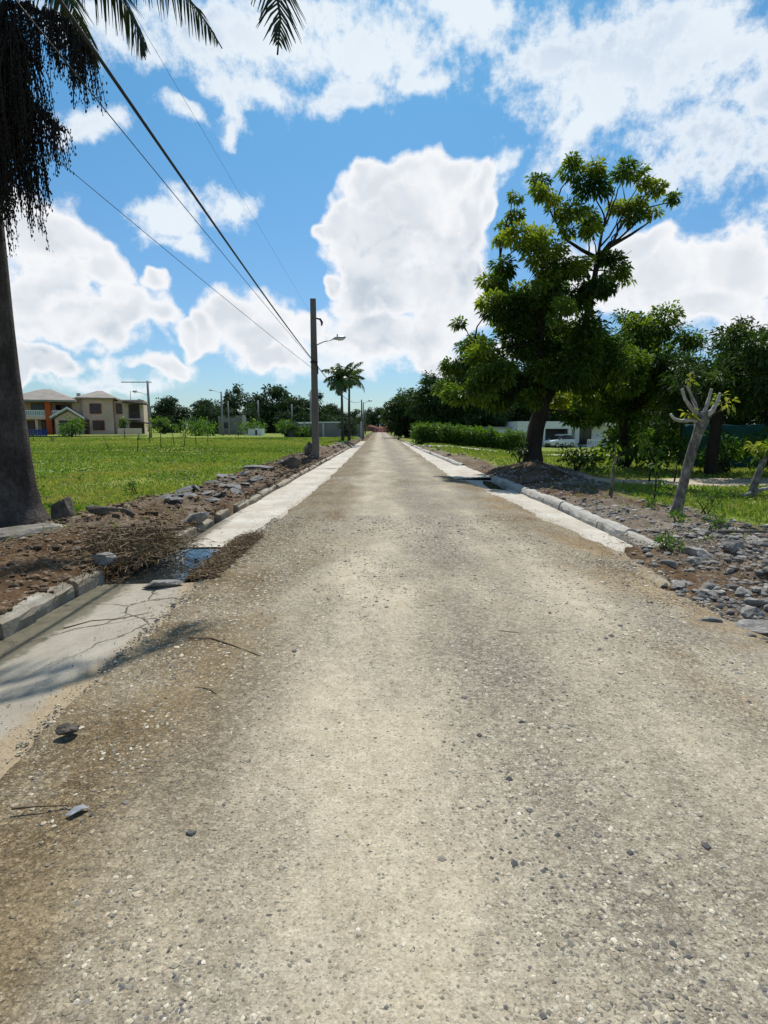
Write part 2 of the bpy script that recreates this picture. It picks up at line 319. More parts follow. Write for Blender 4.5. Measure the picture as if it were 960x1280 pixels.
def road_mat():
    m, nt, out = newmat('road_gravel')
    v = coords(nt)
    sep = nt.nodes.new('ShaderNodeSeparateXYZ'); nt.links.new(v, sep.inputs[0])
    warp = noise(nt, coords(nt, (0.55,0.22,1)), 1.0, 4, 0.6)
    x = mth(nt, 'ADD', sep.outputs[0], mth(nt, 'MULTIPLY', mth(nt, 'SUBTRACT', warp, 0.5), 1.3))
    xn = mapr(nt, x, -3.0, 4.0, 0, 1, False)
    P = lambda q: (q+3.0)/7.0
    dust = ramp(nt, xn, [(P(-2.4),0.45),(P(-1.5),0.18),(P(-0.9),0.30),(P(-0.3),0.92),(P(0.25),0.85),(P(0.75),0.26),(P(1.2),0.50),(P(1.7),0.78),(P(2.2),0.38),(P(3.2),0.55)])
    patch = noise(nt, coords(nt, (1.1,0.5,1), loc=(3,7,0)), 1.3, 6, 0.65)
    dust = mth(nt, 'SUBTRACT', dust, mapr(nt, sep.outputs[1], 4.0, 11.0, 0.0, 0.24))
    dust = mth(nt, 'ADD', dust, mth(nt, 'MULTIPLY', mth(nt, 'SUBTRACT', patch, 0.5), 2.1), clamp=True)
    fine = noise(nt, v, 90, 4, 0.75)
    mid = noise(nt, v, 9, 5, 0.7)
    tan = ramp(nt, mid, [(0.3,(0.44,0.375,0.265)),(0.7,(0.59,0.515,0.385))])
    brown = ramp(nt, mid, [(0.3,(0.18,0.132,0.07)),(0.7,(0.35,0.275,0.165))])
    grey = ramp(nt, mid, [(0.3,(0.27,0.24,0.19)),(0.7,(0.42,0.38,0.30))])
    bl = noise(nt, coords(nt, (0.8,0.3,1), loc=(11,2,0)), 0.9, 4, 0.6)
    left = mth(nt, 'MAXIMUM', mapr(nt, x, -0.2, -1.4, 0, 0.85), mapr(nt, x, 1.9, 3.0, 0, 0.55))
    rock = mixc(nt, mapr(nt, mth(nt, 'ADD', bl, mth(nt, 'MULTIPLY', left, 0.28)), 0.52, 0.68), grey, brown)
    base = mixc(nt, dust, rock, tan)
    # stones of two sizes
    wv = nt.nodes.new('ShaderNodeVectorMath'); wv.operation = 'ADD'
    nt.links.new(v, wv.inputs[0])
    nn = nd(nt, 'ShaderNodeTexNoise', Scale=40.0, Detail=2.0); nt.links.new(v, nn.inputs['Vector'])
    sc = nt.nodes.new('ShaderNodeVectorMath'); sc.operation = 'SCALE'; sc.inputs['Scale'].default_value = 0.012
    nt.links.new(nn.outputs['Color'], sc.inputs[0]); nt.links.new(sc.outputs[0], wv.inputs[1])
    h = None; nrm = None
    col = base
    for scl, lo, amt in ((62, 0.30, 0.75), (120, 0.35, 0.65), (26, 0.22, 0.6)):
        vo = vor(nt, wv.outputs[0], scl)
        sepc = nt.nodes.new('ShaderNodeSeparateColor'); nt.links.new(vo.outputs['Color'], sepc.inputs[0])
        mask = mapr(nt, vo.outputs['Distance'], lo+0.22, lo)
        thr = mapr(nt, mth(nt, 'SUBTRACT', sepc.outputs[1], mth(nt, 'MULTIPLY', dust, 0.55 if scl != 26 else 0.5)), 0.25 if scl != 26 else 0.52, 0.32 if scl != 26 else 0.56)
        gap = mth(nt, 'MULTIPLY', mapr(nt, vo.outputs['Distance'], lo+0.18, lo+0.42), mth(nt, 'SUBTRACT', 0.48, mth(nt, 'MULTIPLY', dust, 0.36)))  # shadow between the stones, painted as darker gaps
        col = mixc(nt, gap, col, mixc(nt, 1.0, col, (0.38,0.36,0.34), 'MULTIPLY'))
        mask = mth(nt, 'MULTIPLY', mask, thr)
        sc_ = ramp(nt, sepc.outputs[0], [(0.0,(0.09,0.09,0.09)),(0.25,(0.24,0.215,0.165)),(0.55,(0.42,0.36,0.25)),(0.8,(0.52,0.455,0.335)),(1.0,(0.64,0.59,0.49))])
        col = mixc(nt, mth(nt, 'MULTIPLY', mask, amt), col, sc_)
        dome = mth(nt, 'MULTIPLY', mask, mth(nt, 'SUBTRACT', 1.0, vo.outputs['Distance']))
        nrm = bump(nt, dome, 0.7, 0.35/scl, nrm)
    # palm frond shade painted into the brown left side, brown earth carried in from the right verge
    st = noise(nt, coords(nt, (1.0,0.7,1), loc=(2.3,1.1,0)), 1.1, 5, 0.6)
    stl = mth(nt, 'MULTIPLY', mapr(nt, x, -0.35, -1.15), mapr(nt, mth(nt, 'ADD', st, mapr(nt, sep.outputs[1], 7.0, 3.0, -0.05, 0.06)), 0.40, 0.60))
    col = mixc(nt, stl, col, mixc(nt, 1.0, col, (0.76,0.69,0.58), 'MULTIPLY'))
    strr = mth(nt, 'MULTIPLY', mapr(nt, x, 1.6, 2.5), mapr(nt, st, 0.44, 0.60))
    col = mixc(nt, strr, col, mixc(nt, 1.0, col, (0.86,0.76,0.63), 'MULTIPLY'))
    col = mixc(nt, 0.6, col, ramp(nt, fine, [(0.32,0.36),(0.66,1.15)]), 'MULTIPLY')
    nrm = bump(nt, fine, 0.6, 0.008, nrm)
    principled(nt, out, col, 0.92, nrm, 0.15)
    return m
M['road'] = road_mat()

def ground_mat():
    m, nt, out = newmat('ground')
    v = coords(nt)
    big = noise(nt, v, 0.18, 5, 0.6); mid = noise(nt, v, 1.6, 6, 0.7); fine = noise(nt, v, 28, 5, 0.75)
    g = ramp(nt, mid, [(0.28,(0.085,0.125,0.016)),(0.5,(0.165,0.23,0.035)),(0.75,(0.23,0.29,0.055))])
    g2 = ramp(nt, mid, [(0.3,(0.16,0.185,0.03)),(0.7,(0.28,0.285,0.065))])
    g = mixc(nt, mapr(nt, big, 0.45, 0.62), g, g2)
    g = mixc(nt, 0.75, g, ramp(nt, fine, [(0.3,0.45),(0.7,1.15)]), 'MULTIPLY')
    d = ramp(nt, mid, [(0.28,(0.062,0.038,0.020)),(0.5,(0.125,0.074,0.038)),(0.72,(0.21,0.145,0.09))])
    rb = ramp(nt, mid, [(0.3,(0.16,0.13,0.095)),(0.55,(0.27,0.235,0.19)),(0.75,(0.36,0.32,0.26))])
    rk = vor(nt, v, 20); sepc = nt.nodes.new('ShaderNodeSeparateColor'); nt.links.new(rk.outputs['Color'], sepc.inputs[0])
    stone = mth(nt, 'MULTIPLY', mapr(nt, rk.outputs['Distance'], 0.5, 0.3), mapr(nt, sepc.outputs[1], 0.55, 0.6))
    d = mixc(nt, attr(nt, 'rub'), d, rb)
    d = mixc(nt, mth(nt, 'MULTIPLY', stone, 0.6), d, ramp(nt, sepc.outputs[0], [(0.0,(0.14,0.13,0.12)),(0.6,(0.30,0.27,0.22)),(1.0,(0.5,0.46,0.4))]))
    d = mixc(nt, 0.7, d, ramp(nt, fine, [(0.3,0.45),(0.7,1.1)]), 'MULTIPLY')
    col = mixc(nt, attr(nt, 'dirt'), g, d)
    nrm = bump(nt, fine, 0.8, 0.03, bump(nt, mid, 0.5, 0.08))
    principled(nt, out, col, 0.95, nrm, 0.1)
    return m
M['ground'] = ground_mat()

def gutter_mat():
    m, nt, out = newmat('gutter_concrete')
    v = coords(nt)
    big = noise(nt, v, 0.9, 5, 0.65); mid = noise(nt, v, 7, 5, 0.7); fine = noise(nt, v, 70, 4, 0.7)
    col = ramp(nt, big, [(0.3,(0.27,0.23,0.17)),(0.55,(0.36,0.325,0.26)),(0.75,(0.43,0.40,0.34))])
    col = mixc(nt, attr(nt, 'pale'), col, mixc(nt, 1.0, col, (1.45, 1.47, 1.55), 'MULTIPLY'))
    col = mixc(nt, 0.6, col, ramp(nt, mid, [(0.28,0.68),(0.6,1.0)]), 'MULTIPLY')
    col = mixc(nt, 0.5, col, ramp(nt, fine, [(0.3,0.65),(0.65,1.0)]), 'MULTIPLY')
    # cracks and joints
    cv = nt.nodes.new('ShaderNodeVectorMath'); cv.operation = 'ADD'; nt.links.new(v, cv.inputs[0])
    nn = nd(nt, 'ShaderNodeTexNoise', Scale=3.0, Detail=5.0); nt.links.new(v, nn.inputs['Vector'])
    s2 = nt.nodes.new('ShaderNodeVectorMath'); s2.operation = 'SCALE'; s2.inputs['Scale'].default_value = 0.28
    nt.links.new(nn.outputs['Color'], s2.inputs[0]); nt.links.new(s2.outputs[0], cv.inputs[1])
    ed = vor(nt, cv.outputs[0], 1.15, 'DISTANCE_TO_EDGE').outputs['Distance']
    crack = mth(nt, 'MULTIPLY', mapr(nt, ed, 0.014, 0.003), attr(nt, 'crack'))
    dmg = mth(nt, 'MULTIPLY', mapr(nt, mid, 0.56, 0.64), mth(nt, 'MULTIPLY', mapr(nt, ed, 0.10, 0.03), attr(nt, 'crack')))
    al = mth(nt, 'ADD', attr(nt, 'algae'), mth(nt, 'MULTIPLY', mth(nt, 'SUBTRACT', mid, 0.5), 0.7))
    al = mapr(nt, al, 0.42, 0.62)
    col = mixc(nt, mth(nt, 'MULTIPLY', al, 0.88), col, ramp(nt, mid, [(0.3,(0.045,0.042,0.022)),(0.7,(0.12,0.105,0.065))]))
    dd = mth(nt, 'ADD', attr(nt, 'soil'), mth(nt, 'MULTIPLY', mth(nt, 'SUBTRACT', mid, 0.5), 1.0))
    col = mixc(nt, mapr(nt, dd, 0.4, 0.75), col, ramp(nt, fine, [(0.3,(0.22,0.16,0.095)),(0.7,(0.36,0.29,0.19))]))
    col = mixc(nt, mth(nt, 'MAXIMUM', crack, mth(nt, 'MULTIPLY', dmg, 0.8)), col, (0.06,0.05,0.035))
    hgt = mth(nt, 'SUBTRACT', fine, mth(nt, 'MULTIPLY', mth(nt, 'MAXIMUM', crack, dmg), 2.5))
    principled(nt, out, col, 0.85, bump(nt, hgt, 0.5, 0.006), 0.25)
    return m
M['gutter'] = gutter_mat()
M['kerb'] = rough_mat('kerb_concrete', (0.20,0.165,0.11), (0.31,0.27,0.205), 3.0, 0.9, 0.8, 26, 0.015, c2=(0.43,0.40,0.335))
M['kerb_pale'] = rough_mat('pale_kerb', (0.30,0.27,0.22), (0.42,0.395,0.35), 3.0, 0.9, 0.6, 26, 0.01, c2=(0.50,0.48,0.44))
M['oldconcrete'] = rough_mat('old_concrete', (0.16,0.135,0.10), (0.28,0.25,0.205), 3.5, 0.9, 0.9, 20, 0.02, c2=(0.36,0.33,0.28))
M['palmdark'] = leaf_mat('backlit_palm_leaf', [(0.0,(0.010,0.016,0.008)),(0.6,(0.022,0.035,0.012)),(1.0,(0.05,0.065,0.02))], 0.08, 0.5)  # near fronds seen against the light: their darkness is put into the leaf colour

def water_mat():
    m, nt, out = newmat('ditch_water')
    n = noise(nt, coords(nt), 6, 3, 0.5)
    p = principled(nt, out, (0.018,0.022,0.022), 0.05, bump(nt, n, 0.06, 0.01), 0.5)
    return m
M['water'] = water_mat()
M['track'] = rough_mat('track_dirt', (0.36,0.30,0.21), (0.50,0.43,0.32), 1.2, 0.95, 0.5, 20, 0.01)
M['palepath'] = rough_mat('pale_path', (0.46,0.43,0.36), (0.58,0.55,0.47), 1.0, 0.95, 0.3, 10)
# ------------------------------------------------------------------ the lie of the land
def kerbL(y): return np.interp(y, [0,4,10,24,50,90,210], [-3.02,-2.99,-2.80,-2.62,-2.35,-2.25,-2.2])
def kerbR(y): return np.interp(y, [0,7,12,20,40,63,210], [3.55,3.55,3.60,3.45,3.1,2.9,2.7])
def roadL(y): return np.interp(y, [0,2.4,7.7,15,24,50,90,210], [-1.78,-1.80,-1.92,-1.66,-1.62,-1.60,-1.7,-1.8])
def roadR(y): return np.interp(y, [0,3.2,4.2,5.5,6.6,7.4,12,19,23,63,210], [3.7,3.3,2.95,3.05,3.3,3.05,2.85,2.5,2.45,2.55,2.5])

def field_l(x, y):
    t = kerbL(y) - np.asarray(x, float)
    z = 0.13 + 0.22*sstep(8, 70, y) + 0.10*fbm(x*0.5, y*0.5, 3, 5)
    amp = np.interp(y, [0,6,9,13,20,30,60], [0.10,0.16,0.22,0.24,0.26,0.24,0.12])
    m = amp*np.exp(-((t-1.0)/0.65)**2)*(0.8+0.8*fbm(x*0.9, y*0.6, 3, 9))
    d = dirt_l(x, y)
    z = z + m + d*(0.20*fbm(x*2.3, y*2.3, 4, 21) + 0.09*fbm(x*8, y*8, 3, 25))
    edge = sstep(0.05, 0.5, t)
    return (0.115 + 0.05*sstep(8.3, 9.6, y) + 0.10*fbm(x*3, y*1.4, 3, 33))*(1-edge) + z*edge
def dirt_l(x, y):
    t = kerbL(y) - np.asarray(x, float)
    w = np.interp(y, [0,5,8,9.5,13,17,24,31,45,70], [4.2,3.6,2.9,2.45,1.9,1.65,1.6,1.3,0.8,0.3])
    return sstep(w+0.28, w-0.28, t + 0.9*fbm(x*0.9, y*0.9, 4, 41) + 0.35*fbm(x*4, y*4, 3, 45))
def field_r(x, y):
    x = np.asarray(x, float); y = np.asarray(y, float)
    s = x - kerbR(y)
    drop = 0.72*sstep(5, 15, x)*sstep(14, 55, y) + 0.15*sstep(1.5, 5, s)
    z = 0.12 - drop + 0.10*fbm(x*0.5, y*0.5, 3, 6)
    z = z + 0.38*np.exp(-(((x-5.3)/1.2)**2 + ((y-18.9)/1.5)**2))
    d = dirt_r(x, y)
    z = z + d*(0.18*fbm(x*2.5, y*2.5, 4, 22) + 0.08*fbm(x*8, y*8, 3, 26))
    near = sstep(7.8, 6.6, y)
    zn = -0.02 + 0.11*sstep(2.8, 4.2, x) + 0.24*fbm(x*1.7, y*1.7, 4, 71)*sstep(2.4, 3.4, x) + 0.09*fbm(x*8, y*8, 3, 75)*sstep(2.3, 2.9, x)
    zz = z*(1-near) + (np.where(x > 4.6, z*sstep(4.6,6.5,x)+zn*(1-sstep(4.6,6.5,x)), zn))*near
    far = (0.06 + 0.04*fbm(x*3, y*1.2, 3, 34))*(1-sstep(0.05, 0.5, s)) + zz*sstep(0.05, 0.5, s)
    return far*(1-near) + zz*near
def dirt_r(x, y):
    s = np.asarray(x, float) - kerbR(y)
    w = np.interp(y, [0,5,8,11,15,19,22,26,32,45,60], [3.6,3.2,2.5,1.9,2.6,3.6,1.3,1.7,1.0,0.5,0.2])
    return sstep(w+0.3, w-0.3, s + 0.9*fbm(x*0.8, y*0.8, 4, 42) + 0.4*fbm(x*4, y*4, 3, 46))
def gz(x, y):
    x = np.asarray(x, float); y = np.asarray(y, float)
    return np.where(x < 0, field_l(x, y), field_r(x, y))
def gz1(x, y): return float(gz(np.array([x]), np.array([y]))[0])

def grid(name, xs, ys, zf, mat, attrs=None, smooth=True, kind='structure'):
    X, Y = np.meshgrid(xs, ys) if np.ndim(xs) == 1 else (xs, ys)
    Z = zf(X, Y)
    ny, nx = X.shape
    V = np.stack([X, Y, Z], -1).reshape(-1, 3)
    i = np.arange(nx-1)[None, :] + nx*np.arange(ny-1)[:, None]
    F = np.stack([i, i+1, i+1+nx, i+nx], -1).reshape(-1, 4)
    A = {k: f(X, Y).ravel() for k, f in (attrs or {}).items()}
    o = mesh_np(name, V, F, mat, None, smooth, A)
    o['kind'] = kind
    return o

def spread(start, step, grow, end, cap=1e9):
    a = [start]
    while a[-1] < end:
        a.append(a[-1]+step); step = min(step*grow, cap)
    return np.array(a)
xd = np.arange(-9, 9.001, 0.055)
xr = spread(9.06, 0.07, 1.045, 1500)
xs = np.concatenate([-xr[::-1], xd, xr])
ys = np.concatenate([-spread(0.0, 0.5, 1.3, 120)[::-1][:-1], np.arange(0, 12, 0.06), spread(12, 0.065, 1.018, 70), ])
ys = np.concatenate([ys, spread(ys[-1]+1, 1.2, 1.06, 2200)])
def ground_z(X, Y):
    z = gz(X, Y)
    inner = (X > kerbL(Y)-0.10) & (X < kerbR(Y)+0.10) & (Y > 7.15)
    inner |= (X > kerbL(Y)-0.10) & (X < np.interp(Y, [0,3.5,5.2,7.15],[2.6,2.45,2.5,3.2])) & (Y <= 7.15)
    end = sstep(196, 206, Y)
    return np.where(inner, -0.30*(1-end) + 0.05*end, z)
def dirt_a(X, Y):
    d = np.where(X < 0, dirt_l(X, Y), dirt_r(X, Y))
    bare = sstep(0.17, 0.26, fbm(X*0.28, Y*0.28, 4, 91))*0.35
    return np.clip(np.maximum(d, bare*(Y < 120)), 0, 1)
def rub_a(X, Y):
    r = np.where(X > 0, 0.30 + 1.4*fbm(X*0.7, Y*0.7, 3, 61) - 0.5*np.exp(-(((X-5.3)/2.2)**2 + ((Y-18)/3)**2)), 0.25 + 1.2*fbm(X*0.8, Y*0.8, 3, 62))
    r = np.where((X < 0) & (Y < 7.5), r-0.35, r)
    return np.clip(r, 0, 1)
grid('ground', xs, ys, ground_z, M['ground'], {'dirt': dirt_a, 'rub': rub_a})

# road sheet: its ragged edges spill over the concrete of the gutters
yr = np.concatenate([-spread(0.0, 0.4, 1.3, 60)[::-1][:-1], np.arange(0, 10, 0.07), spread(10, 0.075, 1.02, 205)])
tt = np.linspace(0, 1, 84)
def road_xy():
    Y = np.repeat(yr[:, None], len(tt), 1)
    lw = roadL(yr) + 0.09*fbm(yr*0.9, yr*0+3, 4, 101)*2 + 0.05*fbm(yr*6, yr*0, 3, 102)*2
    rw = roadR(yr) + 0.16*fbm(yr*0.8, yr*0+8, 4, 103)*2 + 0.06*fbm(yr*6, yr*0+4, 3, 104)*2
    X = lw[:, None] + (rw-lw)[:, None]*tt[None, :]
    return X, Y
RX, RY = road_xy()
def road_z(X, Y):
    e = np.minimum(tt, 1-tt)[None, :]*np.ones_like(X)
    z = 0.012 + 0.035*sstep(0, 0.16, e) + 0.018*fbm(X*1.2, Y*0.6, 4, 111) + 0.012*fbm(X*7, Y*7, 3, 113)
    return np.where(e < 0.001, -0.06, z)
def road1(x, y): return 0.044 + 0.018*float(fbm(np.array([x*1.2]), np.array([y*0.6]), 4, 111)[0])
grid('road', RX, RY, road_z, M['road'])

# gutters
def strip(name, y0, y1, x0f, x1f, z0, z1, n=14, step=0.08, zadd=None, soil=None, algae=True, crack=None):
    yy = np.arange(y0, y1+1e-6, step) if y1-y0 < 30 else spread(y0, step, 1.015, y1)
    a = np.linspace(0, 1, n)
    Y = np.repeat(yy[:, None], n, 1)
    X = x0f(Y) + (x1f(Y)-x0f(Y))*a[None, :]
    A = a[None, :]*np.ones_like(X)
    zf = lambda X, Y: z0 + (z1-z0)*A + 0.012*fbm(X*1.5, Y*1.5, 3, 121) + (zadd(X, Y, A) if zadd else 0)
    return grid(name, X, Y, zf, M['gutter'], {
        'algae': lambda X, Y: (np.clip(1.15-A*2.5, 0, 1)*np.interp(Y, [0,6,8,12,20],[1,1,0.75,0.4,0.25]) if algae else A*0),
        'crack': (lambda X, Y: crack(X, Y)) if crack else (lambda X, Y: A*0+0.25),
        'pale': lambda X, Y: np.clip(sstep(5.9, 8.0, Y)+(X > 0), 0, 1)*(0.75+0.25*sstep(60, 25, Y)),
        'soil': (lambda X, Y: soil(X, Y, A)) if soil else (lambda X, Y: A*0)})
strip('gutter', 0.6, 5.75, lambda Y: kerbL(Y), lambda Y: roadL(Y)+0.35, -0.035, 0.0,
      22, 0.05, None, lambda X, Y, A: 0.34*sstep(4.6, 3.0, Y) + 0.62*sstep(-0.32, 0.02, X-roadL(Y)) + 0.5*sstep(5.2, 5.75, Y), True, lambda X, Y: sstep(3.3, 4.4, Y))
strip('gutter', 7.55, 70, lambda Y: kerbL(Y), lambda Y: roadL(Y)+0.35, -0.03, 0.0, 14, 0.08, None,
      lambda X, Y, A: 0.12*np.ones_like(X)*sstep(25, 60, Y)+0.58*sstep(-0.26, 0.03, X-roadL(Y)), True, None)
strip('gutter', 6.75, 17.6, lambda Y: roadR(Y)-0.35, lambda Y: kerbR(Y), 0.0, -0.03, 14, 0.08, None,
      lambda X, Y, A: 0.55*sstep(7.4, 6.7, Y)+0.58*sstep(0.24,-0.03,X-roadR(Y))+0.25*sstep(14,17,Y), False, None)
strip('driveway_apron', 17.62, 23.4, lambda Y: roadR(Y)-0.4, lambda Y: kerbR(Y)+0.45+0.5*sstep(17.6,19,Y)*sstep(23.4,22,Y), 0.005, 0.07, 12, 0.1, None,
      lambda X, Y, A: 0.35*sstep(0.75,1,A)+0.2*sstep(0.3,0,A), False, None)
strip('gutter', 23.42, 66, lambda Y: roadR(Y)-0.3, lambda Y: kerbR(Y), 0.0, -0.02, 8, 0.1, None,
      lambda X, Y, A: 0.42+0.4*fbm(X*0.5,Y*0.3,3,131)+0*A, False, None)

# kerbs
def kerb(name, segs, xf, side, prof, seed):
    """prof: list of (distance out from the face, z); each stone slightly out of line"""
    rs = np.random.default_rng(seed); mb = MB()
    for (y0, y1) in segs:
        n = max(2, int((y1-y0)/0.12) if y1 < 30 else int((y1-y0)/1.5)+1)
        dx, dz, tl = rs.normal(0, 0.012), rs.normal(0, 0.010), rs.normal(0, 0.012)
        yy = np.linspace(y0, y1, n)
        vs = []; k = len(prof)
        for y in yy:
            for j, (d, z) in enumerate(prof):
                w = 0.030*float(fbm(np.array([y*5+j*3.1]), np.array([j*2.0+seed]), 3, 7)[0])*2
                chip = 0.05*max(0, float(fbm(np.array([y*3.0]), np.array([j*0.3+seed*3.0]), 3, 8)[0])-0.12) if z > 0.06 else 0
                vs.append((float(xf(y))+side*(d+w)+dx+tl*(y-y0), y, z+w*0.6+dz-chip*3))
        fs = [(i*k+j, i*k+j+1, (i+1)*k+j+1, (i+1)*k+j) for i in range(n-1) for j in range(k-1)]
        fs += [tuple(range(k)), tuple(range((n-1)*k+k-1, (n-1)*k-1, -1))]
        mb.add(vs, fs)
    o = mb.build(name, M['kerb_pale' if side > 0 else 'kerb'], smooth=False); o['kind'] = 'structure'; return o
PL = [(0.0,-0.12),(0.004,0.04),(0.016,0.085),(0.045,0.108),(0.09,0.117),(0.15,0.118),(0.21,0.105),(0.24,0.06),(0.24,-0.12)]
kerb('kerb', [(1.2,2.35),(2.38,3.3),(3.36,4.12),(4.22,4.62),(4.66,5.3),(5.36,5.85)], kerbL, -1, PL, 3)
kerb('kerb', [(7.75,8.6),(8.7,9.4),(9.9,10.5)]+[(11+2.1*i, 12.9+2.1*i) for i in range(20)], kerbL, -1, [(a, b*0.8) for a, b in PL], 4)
PR = [(0.0,-0.12),(0.008,0.03),(0.03,0.08),(0.07,0.118),(0.12,0.130),(0.175,0.12),(0.215,0.085),(0.235,0.03),(0.24,-0.12)]
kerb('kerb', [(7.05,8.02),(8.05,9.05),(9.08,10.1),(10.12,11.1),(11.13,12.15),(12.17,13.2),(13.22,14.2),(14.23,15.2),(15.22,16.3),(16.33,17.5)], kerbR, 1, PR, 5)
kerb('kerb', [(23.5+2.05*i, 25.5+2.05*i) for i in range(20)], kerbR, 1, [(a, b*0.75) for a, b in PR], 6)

# water lying in the left gutter
def blob_sheet(name, pts, z, mat, n=40):
    mb = MB(); k = len(pts)
    vs = []; 
    P = np.array(pts + [pts[0]]); t = np.linspace(0, k, n, endpoint=False)
    px = np.interp(t, np.arange(k+1), P[:, 0]); py = np.interp(t, np.arange(k+1), P[:, 1])
    px = px + 0.05*fbm(t*1.7, t*0, 3, 141); py = py + 0.06*fbm(t*1.7, t*0+5, 3, 142)
    vs = [(a, b, z) for a, b in zip(px, py)]
    o = mb.add(vs, [tuple(range(len(vs)))]).build(name, mat); o['kind'] = 'structure'; return o
# mud bed under the water
grid('gutter_bed', np.linspace(-3.02, -1.80, 34), np.arange(5.66, 7.64, 0.04),
     lambda X, Y: -0.075 + 0.045*sstep(-2.2, -1.95, X) + 0.02*fbm(X*4, Y*4, 3, 151) - 0.03*sstep(5.8, 5.7, Y) - 0.03*sstep(7.5, 7.6, Y), M['ground'],
     {'dirt': lambda X, Y: X*0+1, 'rub': lambda X, Y: X*0+0.2})
blob_sheet('water', [(-2.72,5.75),(-2.15,5.72),(-2.02,6.1),(-1.98,6.7),(-2.1,7.2),(-2.15,7.62),(-2.85,7.68),(-2.9,6.8)], -0.030, M['water'])
blob_sheet('water', [(2.98,15.0),(3.36,14.7),(3.50,15.4),(3.46,16.6),(3.2,17.2),(3.0,16.2)], 0.0, M['water'])

def path_sheet(name, x0, x1, y0, y1, mat, dz=0.03, n=120, m=14):
    xs_ = np.linspace(x0, x1, n); a = np.linspace(0, 1, m)
    X = np.repeat(xs_[:, None], m, 1)
    lo = y0 + 0.35*fbm(xs_*0.5, xs_*0, 3, 161)*2; hi = y1 + 0.35*fbm(xs_*0.5, xs_*0+9, 3, 162)*2
    Y = lo[:, None] + (hi-lo)[:, None]*a[None, :]
    e = np.minimum(a, 1-a)[None, :]*np.ones_like(X)
    o = grid(name, X, Y, lambda X, Y: gz(X, Y)+np.where(e < 0.001, -0.08, dz), mat)
    return o
path_sheet('dirt_track', 6.2, 45, 15.9, 18.0, M['track'])
path_sheet('path', 3.6, 34, 44.5, 47.5, M['palepath'], 0.05)
# ------------------------------------------------------------------ foliage
def leaf_quads(P, D, L, W, r, droop=0.25, upb=0.6):
    n = len(P)
    U = r.normal(size=(n, 3)); U[:, 2] += upb*2
    S = np.cross(D, U); S /= np.linalg.norm(S, axis=1)[:, None]+1e-9
    L = L[:, None]; W = W[:, None]
    tip = P + D*L; tip[:, 2] -= (droop*L)[:, 0]
    mid = P + D*L*0.45
    V = np.stack([P, mid+S*W*0.5, tip, mid-S*W*0.5], 1).reshape(-1, 3)
    F = np.arange(n*4).reshape(-1, 4)
    return V, F
def unit(n, r):
    e = r.normal(size=(n, 3)); return e/np.linalg.norm(e, axis=1)[:, None]
def clump_leaves(c, rad, n, r, size, tint, flat=0.8, sub=7, aspect=0.42, droop=0.3, hang=0.35):
    """leaves gathered in smaller sprays round a clump centre"""
    se = unit(sub, r); so = se*rad*(0.35+0.5*r.random((sub, 1))); so[:, 2] *= flat
    st = r.normal(0, 0.10, sub)
    k = r.integers(0, sub, n)
    e = unit(n, r); q = rad*0.52*(r.random((n, 1))**0.55)
    off = e*q; off[:, 2] *= flat*0.85
    P = np.asarray(c)[None, :] + so[k] + off
    D = e*0.8 + se[k]*0.5 + r.normal(0, 0.35, (n, 3)); D[:, 2] -= hang
    D /= np.linalg.norm(D, axis=1)[:, None]
    L = size*(0.45+1.1*r.random(n)**1.3); W = L*aspect
    V, F = leaf_quads(P, D, L, W, r, droop)
    T = np.clip(tint + st[k] + r.normal(0, 0.13, n), 0, 1)
    return V, F, np.repeat(T, 4)
def leaf_mesh(name, parts, mat, parent=None, loc=None):
    V = np.concatenate([p[0] for p in parts]); F = []; o = 0
    for p in parts:
        F.append(p[1]+o); o += len(p[0])
    return mesh_np(name, V, np.concatenate(F), mat, parent, False, {'tint': np.concatenate([p[2] for p in parts])}, loc)
def limb(mb, a, b, r0, r1, sag=0.12, n=6, seg=6, wob=0.05):
    a = Vector(a); b = Vector(b); d = (b-a).length
    path = []; rad = []
    for i in range(seg+1):
        t = i/seg
        p = a.lerp(b, t); p.z += sag*d*math.sin(t*math.pi)
        if 0 < i < seg: p += Vector([random.uniform(-wob, wob)*d for _ in range(3)])
        path.append(p); rad.append(r0+(r1-r0)*t)
    mb.tube(path, rad, n)
def path_at(path, z):
    for (a, b) in zip(path, path[1:]):
        if a[2] <= z <= b[2]:
            t = (z-a[2])/(b[2]-a[2]+1e-9)
            return tuple(a[i]+(b[i]-a[i])*t for i in range(3))
    return path[-1]

